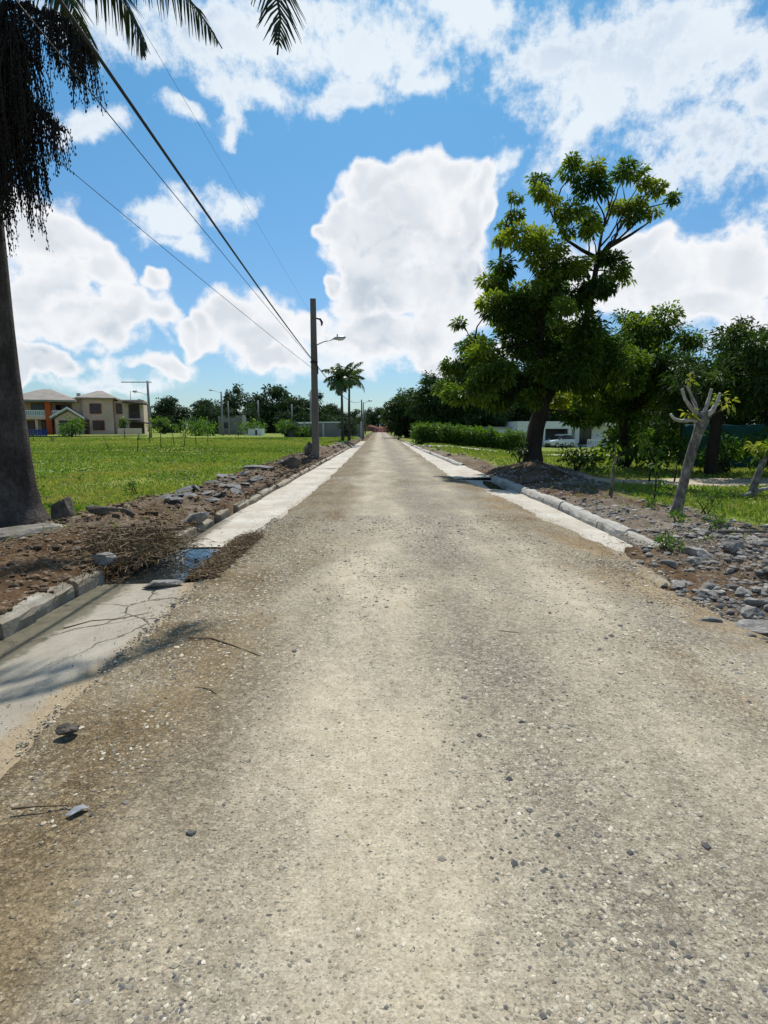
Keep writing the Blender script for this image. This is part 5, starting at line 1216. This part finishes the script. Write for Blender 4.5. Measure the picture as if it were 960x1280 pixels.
for i in range(16):
    y = rs.uniform(24, 48); x = float(kerbR(y))+rs.uniform(0.1, 1.5); w = rs.uniform(0.12, 0.3)
    rock('stone', x, y, (w, w*0.8, w*0.55), 'small stone on the dirt beyond the right driveway apron', 'stone', 'rock', 740+i, rs.uniform(0,3), 'stones beyond the right apron', 0.2)
rock('pebble', -0.73, 1.97, (0.035,0.03,0.02), 'grey pebble lying alone on the near road, left of centre', 'pebble', 'slate', 771, 0.3, None, 0.2, road1(-0.73,1.97))
rock('rock', -1.62, 2.72, (0.09,0.07,0.05), 'dark lump lying on the brown left side of the road', 'rock', 'darkrock', 772, 0.3, None, 0.2, road1(-1.62,2.72))

def twig(name, pts, rad, label, mat='deadtwig', side=None):
    mb = MB(); mb.tube(pts, np.linspace(rad, rad*0.5, len(pts)), 6, jit=0.1)
    for s in (side or []): mb.tube(s, np.linspace(rad*0.6, rad*0.3, len(s)), 5)
    return tag(mb.build(name, M[mat], smooth=True), label, 'twig')
def ongr(x, y, dz=0.008): return (x, y, road1(x, y)-0.004+dz*0.6)
twig('twig', [ongr(-1.43,4.02,0.01), ongr(-1.25,4.0,0.02), ongr(-1.05,3.86,0.015), ongr(-0.82,3.68,0.012)], 0.007, 'longest thin curved twig lying across the left half of the road')
twig('twig', [ongr(-1.12,3.22), ongr(-1.02,3.18,0.02), ongr(-0.96,3.12)], 0.005, 'short brown twig below the longest twig')
twig('twig', [ongr(-1.52,2.12), ongr(-1.42,2.13,0.015), ongr(-1.30,2.14)], 0.005, 'short dark twig beside the grey litter scrap')
twig('twig', [ongr(0.92,4.15), ongr(1.02,4.12,0.012), ongr(1.09,4.10)], 0.006, 'small dark twig on the right half of the road')
twig('twig', [(-2.55,4.35,0.0),(-2.4,4.5,0.012),(-2.2,4.55,0.01),(-2.0,4.7,0.012)], 0.006, 'dry twig lying on the cracked left gutter')
twig('plank', [(4.7,7.62,gz1(4.7,7.62)+0.05),(5.6,7.55,gz1(5.6,7.55)+0.06)], 0.03, 'pale thin plank lying on the rubble at the right edge', 'palebark')
mb = MB(); a = [(-0.035,-0.055,0.0),(0.01,-0.045,0.012),(0.028,0.012,0.02),(0.038,0.05,0.006),(-0.012,0.045,0.016),(-0.03,0.0,0.022)]
mb.add(a, [(0,1,5),(1,2,5),(2,4,5),(2,3,4)])
mb.v = [(p[0]*0.7, p[1]*0.7, p[2]*0.8) for p in mb.v]
lit = mb.build('litter_scrap', M['paper'], loc=ongr(-1.24,2.10,0.004), rot=(0,0,-0.5)); s_ = lit.modifiers.new('thick','SOLIDIFY'); s_.thickness = 0.002
tag(lit, 'small crumpled grey scrap of litter on the near left of the road', 'litter')

# brush pile beside the water: dry sticks and grass
rb = np.random.default_rng(801); random.seed(801)
bpile = empty('brush_pile', (-3.1, 6.85, gz1(-3.1, 6.85)), 0, 'heap of dry brown sticks and grass beside the gutter water', 'brush pile')
mb = MB()
for i in range(520):
    a = rb.uniform(0, 6.28); q = rb.uniform(0, 1)**0.6
    x, y = 0.62*q*math.cos(a), 1.0*q*math.sin(a); z = max(0.0, 0.20*(1-q*q))*rb.random()+0.02 - (0.10 if x > 0.3 else 0)
    L = rb.uniform(0.12, 0.5); d = rb.uniform(0, 6.28); e = rb.normal(0, 0.35)
    p1 = (x+L*math.cos(d)*0.5, y+L*math.sin(d)*0.5, max(0.0, z+L*0.25*e+0.02)); p2 = (x+L*math.cos(d+0.3), y+L*math.sin(d+0.3), max(-0.02, z+L*0.4*e))
    mb.tube([(x, y, z), p1, p2], [0.006, 0.005, 0.003], 3, cap=False)
mb.build('sticks', M['deadtwig'], bpile)
P = np.stack([rb.normal(0, 0.33, 2600), rb.normal(0, 0.5, 2600), np.zeros(2600)], 1); P[:, 2] = np.maximum(0, 0.16*(1-(P[:, 0]/0.7)**2-(P[:, 1]/1.0)**2))*rb.random(2600)
D = unit(2600, rb); D[:, 2] = np.abs(D[:, 2])*0.5
V, F = leaf_quads(P, D, 0.10+0.14*rb.random(2600), 0.008+0.006*rb.random(2600), rb, 0.3)
mesh_np('dry_grass', V, F, M['drygrass'], bpile, False, {'tint': np.repeat(rb.random(2600), 4)})

# ------------------------------------------------------------------ loose gravel and clods
def scatter(name, X, Y, Z, S, tint, mat, r, flat=0.6, lab=None, detailed=False):
    BV, BF = (IV1, IF1)
    n = len(X); a = r.random(n)*6.28; c, s = np.cos(a), np.sin(a)
    sc = np.stack([S*(0.75+0.5*r.random(n)), S*(0.75+0.5*r.random(n)), S*flat*(0.7+0.6*r.random(n))], 1)
    B = BV[None]*(1+0.20*r.normal(size=(n, len(BV), 1)).clip(-1.5, 1.5))*sc[:, None, :]
    V = np.stack([B[..., 0]*c[:, None]-B[..., 1]*s[:, None]+X[:, None], B[..., 0]*s[:, None]+B[..., 1]*c[:, None]+Y[:, None], B[..., 2]+Z[:, None]+(S*flat*0.25)[:, None]], -1).reshape(-1, 3)
    F = (BF[None]+len(BV)*np.arange(n)[:, None, None]).reshape(-1, 3)
    o = mesh_np(name, V, F, mat, None, False, {'tint': np.repeat(tint, len(BV))})
    tag(o, lab, None, None, 'stuff'); return o
IV1, IF1 = ico(1)
bm = bmesh.new(); bmesh.ops.create_icosphere(bm, subdivisions=1, radius=1); bm.free()
OV = np.array([(1,0,0),(-1,0,0),(0,1,0),(0,-1,0),(0,0,1),(0,0,-1)], float); OF = np.array([(0,2,4),(2,1,4),(1,3,4),(3,0,4),(2,0,5),(1,2,5),(3,1,5),(0,3,5)])
rg = np.random.default_rng(811)
n = 150000
Y = 0.9+9.0*rg.random(n)**1.9; X = rg.uniform(-2.0, 3.6, n)
band = np.interp(X+1.3*fbm(X*0.55, Y*0.22, 3, 812), [-2,-1.2,-0.3,0.25,0.75,1.2,1.7,2.3,3.4],[0.9,0.75,0.25,0.3,0.95,0.6,0.35,0.7,0.7])
pat = fbm(X*1.4, Y*0.8, 4, 813)*1.6
keep = (rg.random(n) < np.clip(band*0.95+pat*1.9-0.08, 0.05, 1)) & (np.abs(X-0.5) < 0.35+0.75*Y)
keep &= (X > roadL(Y)-0.05) & (X < roadR(Y))
X, Y = X[keep], Y[keep]
S = 0.0026+0.0062*rg.random(len(X))**2.2 + 0.010*(rg.random(len(X)) > 0.98)*rg.random(len(X)); S *= 1+0.10*Y
Z = 0.044 + 0.018*fbm(X*1.2, Y*0.6, 4, 111) + 0.012*fbm(X*7, Y*7, 3, 113) - S*0.12
e = np.minimum((X-roadL(Y)), (roadR(Y)-X)); Z = Z - 0.035*(1-sstep(0, 0.16*4.8, e))
scatter('gravel', X, Y, Z, S, np.clip(rg.beta(2.2, 2.0, len(X)), 0, 1), M['gravel'], rg, 0.62, 'loose tan and grey gravel over the road surface')
# clods and stones on the left verge
n = 30000
Y = 2+26*rg.random(n)**1.5; X = kerbL(Y)-0.05-3.6*rg.random(n)
k = rg.random(n) < dirt_l(X, Y)*np.clip(0.6+1.6*fbm(X*0.8, Y*0.8, 3, 821), 0.1, 1); X, Y = X[k], Y[k]
S = 0.008+0.045*rg.random(len(X))**4
scatter('soil_clods', X, Y, gz(X, Y)-S*0.1, S*(1+0.02*Y), rg.beta(2, 2.2, len(X)), M['clods'], rg, 0.7, 'brown clods and chips strewn over the left dirt verge')
# rubble on the right verge
n = 60000
Y = 2.2+20*rg.random(n)**1.6; X = np.where(Y < 7, 2.5+4.2*rg.random(n), kerbR(Y)+0.25+3.0*rg.random(n))
w = np.clip(0.12+2.0*fbm(X*0.9, Y*0.9, 4, 831), 0.03, 1)
w = np.maximum(w, 1.0*np.exp(-(((X-4.7)/0.8)**2+((Y-7.4)/0.9)**2))); w = np.where(Y < 7, np.maximum(np.clip(w*2.2, 0, 1)*sstep(2.6, 3.1, X), 0.12), w*dirt_r(X, Y))
k = rg.random(n) < w; X, Y = X[k], Y[k]
S = 0.007+0.050*rg.random(len(X))**4
scatter('rubble', X, Y, gz(X, Y)-S*0.1, S, np.clip(rg.beta(1.8, 2.2, len(X)), 0, 1), M['rubble'], rg, 0.65, 'loose grey and purple rubble along the right verge')
# crumbs of dirt on the concrete gutters
n = 9000
Y = 1.5+18*rg.random(n)**1.3; side = rg.random(n) < 0.5
X = np.where(side, roadL(Y)-0.45*rg.random(n)**2.2, roadR(Y)+0.22*rg.random(n)**1.5); k = ~(side & (Y > 5.6) & (Y < 7.8)) & (side | (Y > 7.2)); X, Y = X[k], Y[k]
scatter('grit', X, Y, np.full(len(X), -0.004), 0.002+0.0045*rg.random(len(X))**3, rg.beta(3, 1.5, len(X)), M['gravel'], rg, 0.7, 'grit spilled over the inner edge of the gutters')

# ------------------------------------------------------------------ grass
def blades(name, X, Y, L, W, mat, r, lab, lean=0.45, tint=None):
    n = len(X); P = np.stack([X, Y, gz(X, Y)-0.01], 1)
    D = r.normal(0, lean, (n, 3)); D[:, 2] = 1; D /= np.linalg.norm(D, axis=1)[:, None]
    V, F = leaf_quads(P, D, L, W, r, 0.25, 0)
    o = mesh_np(name, V, F, mat, None, False, {'tint': np.repeat(tint, 4)}); tag(o, lab, None, None, 'stuff'); return o
rgz = np.random.default_rng(901)
n = 230000
Y = 7.2+62*rgz.random(n)**1.7; X = kerbL(Y)-0.3-rgz.random(n)*(1.0*Y)
d = dirt_l(X, Y); pt = fbm(X*0.45, Y*0.45, 4, 903)
k = rgz.random(n) < np.where(d > 0.3, 0.015, 1)*np.clip(0.75+1.4*pt, 0.15, 1); X, Y, pt = X[k], Y[k], pt[k]
L = (0.05+0.075*rgz.random(len(X)))*(1+0.02*Y)*np.clip(1+1.3*pt, 0.5, 1.8); W = 0.010+0.0016*Y
blades('grass', X, Y, L, W, M['grass'], rgz, 'short bright green grass covering the left field', 0.5, np.clip(0.52+1.0*pt+0.8*fbm(X*0.09, Y*0.09, 3, 907)+rgz.normal(0, 0.17, len(X)), 0, 1))
n = 110000
Y = 7.2+48*rgz.random(n)**1.5; X = 4.0+rgz.random(n)*(1.0*Y)
d = dirt_r(X, Y); pt = fbm(X*0.45, Y*0.45, 4, 904); trk = (Y > 15.5) & (Y < 18.4) & (X > 6.0) | (Y > 44.3)&(Y < 47.8)
k = (rgz.random(n) < np.where(d > 0.3, 0.03, 1)*np.where(trk, 0.02, 1)*np.clip(0.7+1.6*pt, 0.1, 1)) & (X > kerbR(Y)+0.3); X, Y, pt = X[k], Y[k], pt[k]
L = (0.06+0.10*rgz.random(len(X)))*(1+0.02*Y); W = 0.010+0.0016*Y
blades('grass', X, Y, L, W, M['grass'], rgz, 'green and yellowing grass of the right verge', 0.5, np.clip(0.5+0.8*pt+0.22*sstep(18.5, 23, Y)*(Y < 34)+rgz.normal(0, 0.18, len(X)), 0, 1))
# broad-leaved weeds in patches
n = 16000
Y = 8+30*rgz.random(n)**1.6; X = kerbL(Y)-1.2-rgz.random(n)*0.8*Y
pt = fbm(X*0.7, Y*0.7, 4, 921); k = (pt > 0.04) & (dirt_l(X, Y) < 0.3); X, Y = X[k], Y[k]
D = unit(len(X), rgz); D[:, 2] = 0.35+np.abs(D[:, 2])*0.6
V, F = leaf_quads(np.stack([X, Y, gz(X, Y)+0.03+0.09*rgz.random(len(X))], 1), D, 0.06+0.09*rgz.random(len(X)), 0.04+0.04*rgz.random(len(X)), rgz, 0.3)
tag(mesh_np('field_weeds', V, F, M['leaf_hedge'], None, False, {'tint': np.repeat(np.clip(rgz.normal(0.55, 0.2, len(X)), 0, 1), 4)}), 'broad leaved weeds in darker patches of the left field', None, None, 'stuff')
# dry grass debris
n = 9000
Y = np.where(rgz.random(n) < 0.5, rgz.uniform(5.6, 8.6, n), rgz.uniform(4, 9, n)); X = np.where(Y < 0, 0, 0)
lft = rgz.random(n) < 0.62
X = np.where(lft, np.where(rgz.random(n) < 0.45, rgz.normal(-1.9, 0.12, n), kerbL(Y)-2.4*rgz.random(n)**1.4), rgz.normal(4.1, 0.45, n)); Y = np.where(lft, Y, rgz.uniform(4.2, 8.0, n))
kk = ~((X > kerbL(Y)) & (X < -2.05)) & ~((X > -2.2) & (X < 0) & ((Y < 5.7) | (Y > 8.3))) & ~((X < 0) & (Y < 5)); X, Y = X[kk], Y[kk]
D = unit(len(X), rgz); D[:, 2] = np.abs(D[:, 2])*0.6
zz = np.where((X > -2.3) & (X < 0), 0.02+0.05*rgz.random(len(X)), gz(X, Y))
V, F = leaf_quads(np.stack([X, Y, zz], 1), D, 0.05+0.12*rgz.random(len(X)), 0.006+0.006*rgz.random(len(X)), rgz, 0.2)
tag(mesh_np('dry_grass', V, F, M['drygrass'], None, False, {'tint': np.repeat(rgz.random(len(X)), 4)}), 'dead straw and grass litter on the verges', None, None, 'stuff')
# heap of dirt and roots between water and road
n = 6000
Y = rgz.uniform(5.8, 8.2, n); X = -1.88+rgz.normal(0, 0.11, n)+0.0*Y; S = 0.005+0.018*rgz.random(n)**3
scatter('soil_clods', X, Y, np.maximum(0, 0.07*(1-((X+1.88)/0.2)**2))*rgz.random(n)-0.01, S, rgz.beta(2, 2.8, n), M['clods'], rgz, 0.8, 'strip of crumbled soil between the gutter water and the road')

# ------------------------------------------------------------------ camera, light, sky
cam = bpy.data.cameras.new('camera'); co = bpy.data.objects.new('camera', cam); COL.objects.link(co)
cam.sensor_fit = 'VERTICAL'; cam.sensor_height = 36; cam.lens = 19.6875; cam.clip_start = 0.05; cam.clip_end = 6000
co.location = (0, 0, 1.6); co.rotation_euler = (R(90-8.531), 0, R(-0.486)); scene.camera = co
SUN_EL, SUN_AZ = R(57), R(2)
sd = Vector((math.sin(SUN_AZ)*math.cos(SUN_EL), math.cos(SUN_AZ)*math.cos(SUN_EL), math.sin(SUN_EL)))
sl = bpy.data.lights.new('sun', 'SUN'); sl.energy = SUN_E; sl.angle = R(0.53); sl.color = (1.0, 0.955, 0.88)
so = bpy.data.objects.new('sun', sl); COL.objects.link(so); so.rotation_euler = (-sd).to_track_quat('-Z', 'Y').to_euler(); so.location = (0, 20, 60)

w = bpy.data.worlds.new('World'); scene.world = w; w.use_nodes = True
nt = w.node_tree; nt.nodes.clear()
wo = nt.nodes.new('ShaderNodeOutputWorld')
sky = nt.nodes.new('ShaderNodeTexSky'); sky.sky_type = 'NISHITA'; sky.sun_disc = False; sky.sun_elevation = SUN_EL; sky.sun_rotation = SUN_AZ
sky.air_density = 1.0; sky.dust_density = 0.6; sky.ozone_density = 1.6
def vm(nt, op, a, b=None, s=None):
    m = nt.nodes.new('ShaderNodeVectorMath'); m.operation = op
    for i, v in enumerate((a, b)):
        if v is None: continue
        if isinstance(v, bpy.types.NodeSocket): nt.links.new(v, m.inputs[i])
        else: m.inputs[i].default_value = v
    if s is not None: m.inputs['Scale'].default_value = s
    return m.outputs[1] if op in ('LENGTH', 'DOT_PRODUCT') else m.outputs[0]
def cloud_group(name, blobs, amp1, amp2, warp, wscale, amp3=0.85):
    """stereographic sky coordinates -> cloud thickness: soft blobs roughened by billowing noise"""
    g = bpy.data.node_groups.new(name, 'ShaderNodeTree')
    g.interface.new_socket('P', in_out='INPUT', socket_type='NodeSocketVector'); g.interface.new_socket('D', in_out='OUTPUT', socket_type='NodeSocketFloat')
    gi = g.nodes.new('NodeGroupInput'); go = g.nodes.new('NodeGroupOutput'); p = gi.outputs[0]
    nw = nd(g, 'ShaderNodeTexNoise', Scale=wscale, Detail=3.0, Roughness=0.6); nw.noise_dimensions = '2D'; g.links.new(p, nw.inputs['Vector'])
    q = vm(g, 'SCALE', vm(g, 'SUBTRACT', nw.outputs['Color'], (0.5, 0.5, 0.5)), s=warp)
    q = vm(g, 'ADD', p, q)
    d = None
    for (cx, czz, rx, rz) in blobs:
        e = vm(g, 'MULTIPLY', vm(g, 'SUBTRACT', q, (cx, czz, 0)), (1/rx, 1/rz, 0))
        l = vm(g, 'LENGTH', e)
        d = l if d is None else mth(g, 'SMOOTH_MIN', d, l, 0.18)
    d = mth(g, 'SUBTRACT', 1.0, d)
    n1n = nd(g, 'ShaderNodeTexNoise', Scale=17.0, Detail=8.0, Roughness=0.62); n1n.noise_dimensions = '2D'; g.links.new(p, n1n.inputs['Vector']); n1 = n1n.outputs[0]
    v1 = nd(g, 'ShaderNodeTexVoronoi', Scale=19.0, Detail=2.0, Roughness=0.6); v1.voronoi_dimensions = '2D'; v1.normalize = True
    g.links.new(q, v1.inputs['Vector'])
    d = mth(g, 'ADD', d, mth(g, 'MULTIPLY', mth(g, 'SUBTRACT', n1, 0.5), amp1))
    d = mth(g, 'ADD', d, mth(g, 'MULTIPLY', mth(g, 'SUBTRACT', 0.30, v1.outputs['Distance']), amp2))
    n2 = nd(g, 'ShaderNodeTexNoise', Scale=62.0, Detail=5.0, Roughness=0.65); n2.noise_dimensions = '2D'; g.links.new(p, n2.inputs['Vector'])
    d = mth(g, 'ADD', d, mth(g, 'MULTIPLY', mth(g, 'SUBTRACT', n2.outputs[0], 0.5), amp3))
    g.links.new(d, go.inputs[0]); return g
tc = nt.nodes.new('ShaderNodeTexCoord'); sp = nt.nodes.new('ShaderNodeSeparateXYZ'); nt.links.new(tc.outputs['Generated'], sp.inputs[0])
den = mth(nt, 'ADD', mth(nt, 'MAXIMUM', sp.outputs[1], -0.95), 1.0)
cb = nt.nodes.new('ShaderNodeCombineXYZ'); nt.links.new(mth(nt, 'DIVIDE', sp.outputs[0], den), cb.inputs[0]); nt.links.new(mth(nt, 'DIVIDE', sp.outputs[2], den), cb.inputs[1])
Pv = cb.outputs[0]
gc = cloud_group('cumulus', CUM, 1.20, 0.75, 0.07, 12.0, 0.55); gt = cloud_group('veil', THIN, 1.7, 0.25, 0.10, 6.0, 1.9)
def use(g, vec):
    n = nt.nodes.new('ShaderNodeGroup'); n.node_tree = g; nt.links.new(vec, n.inputs[0]); return n.outputs[0]
dc = use(gc, Pv); dt = use(gt, Pv)
up_ = use(gc, vm(nt, 'ADD', Pv, (0.004, 0.045, 0)))
# scattered clouds in the rest of the sky, outside the photographed part
vnz = noise(nt, tc.outputs['Generated'], 2.6, 8, 0.6)
away = mapr(nt, sp.outputs[1], 0.45, 0.1)
oth = mth(nt, 'MULTIPLY', mapr(nt, vnz, 0.52, 0.66), away)
ac = mapr(nt, dc, -0.20, 0.30); at_ = mapr(nt, dt, -0.45, 0.60)
at_ = mth(nt, 'MULTIPLY', at_, 0.93)
lit = mapr(nt, mth(nt, 'SUBTRACT', dc, up_), -0.35, 0.33, 0, 1)
thick = mapr(nt, dc, 0.10, 0.85)
big = noise(nt, Pv, 8, 2, 0.5)
bil = noise(nt, Pv, 17, 4, 0.55, 0.4)
shade = mth(nt, 'MULTIPLY', thick, mth(nt, 'SUBTRACT', 1.10, mth(nt, 'MULTIPLY', lit, 0.55)), clamp=True)
shade = mth(nt, 'MULTIPLY', shade, mapr(nt, big, 0.30, 0.60, 0.55, 1.0))
shade = mth(nt, 'MULTIPLY', shade, mapr(nt, bil, 0.34, 0.62, 0.5, 1.0))
ccol = mixc(nt, shade, CLOUD_HI, CLOUD_LO)
tcol = mixc(nt, mth(nt, 'MULTIPLY', mapr(nt, dt, 0.3, 1.1), mapr(nt, big, 0.4, 0.65)), VEIL_HI, VEIL_LO)
skyc = mixc(nt, 1.0, sky.outputs[0], mixc(nt, mapr(nt, sp.outputs[2], 0.0, 0.55), SKY_TINT0, SKY_TINT), 'MULTIPLY')
hz_ = mapr(nt, sp.outputs[2], 0.16, 0.0)
b1 = nt.nodes.new('ShaderNodeBackground'); nt.links.new(skyc, b1.inputs[0]); b1.inputs[1].default_value = SKY_S
b2 = nt.nodes.new('ShaderNodeBackground'); nt.links.new(tcol, b2.inputs[0]); b2.inputs[1].default_value = 1.0
b3 = nt.nodes.new('ShaderNodeBackground'); nt.links.new(ccol, b3.inputs[0]); b3.inputs[1].default_value = 1.0
m1 = nt.nodes.new('ShaderNodeMixShader'); m2 = nt.nodes.new('ShaderNodeMixShader')
nt.links.new(mth(nt, 'MAXIMUM', at_, oth), m1.inputs[0]); nt.links.new(b1.outputs[0], m1.inputs[1]); nt.links.new(b2.outputs[0], m1.inputs[2])
nt.links.new(ac, m2.inputs[0]); nt.links.new(m1.outputs[0], m2.inputs[1]); nt.links.new(b3.outputs[0], m2.inputs[2])
nt.links.new(m2.outputs[0], wo.inputs[0])
w.cycles.sampling_method = 'MANUAL'; w.cycles.sample_map_resolution = 512

scene.view_settings.view_transform = 'Standard'; scene.view_settings.look = 'None'; scene.view_settings.gamma = 1; scene.view_settings.exposure = EXPO
scene.render.engine = 'CYCLES'
scene.cycles.use_denoising = DENOISE; scene.cycles.sample_clamp_indirect = 4.0
scene.cycles.max_bounces = 6; scene.cycles.transparent_max_bounces = 8; scene.cycles.diffuse_bounces = 3
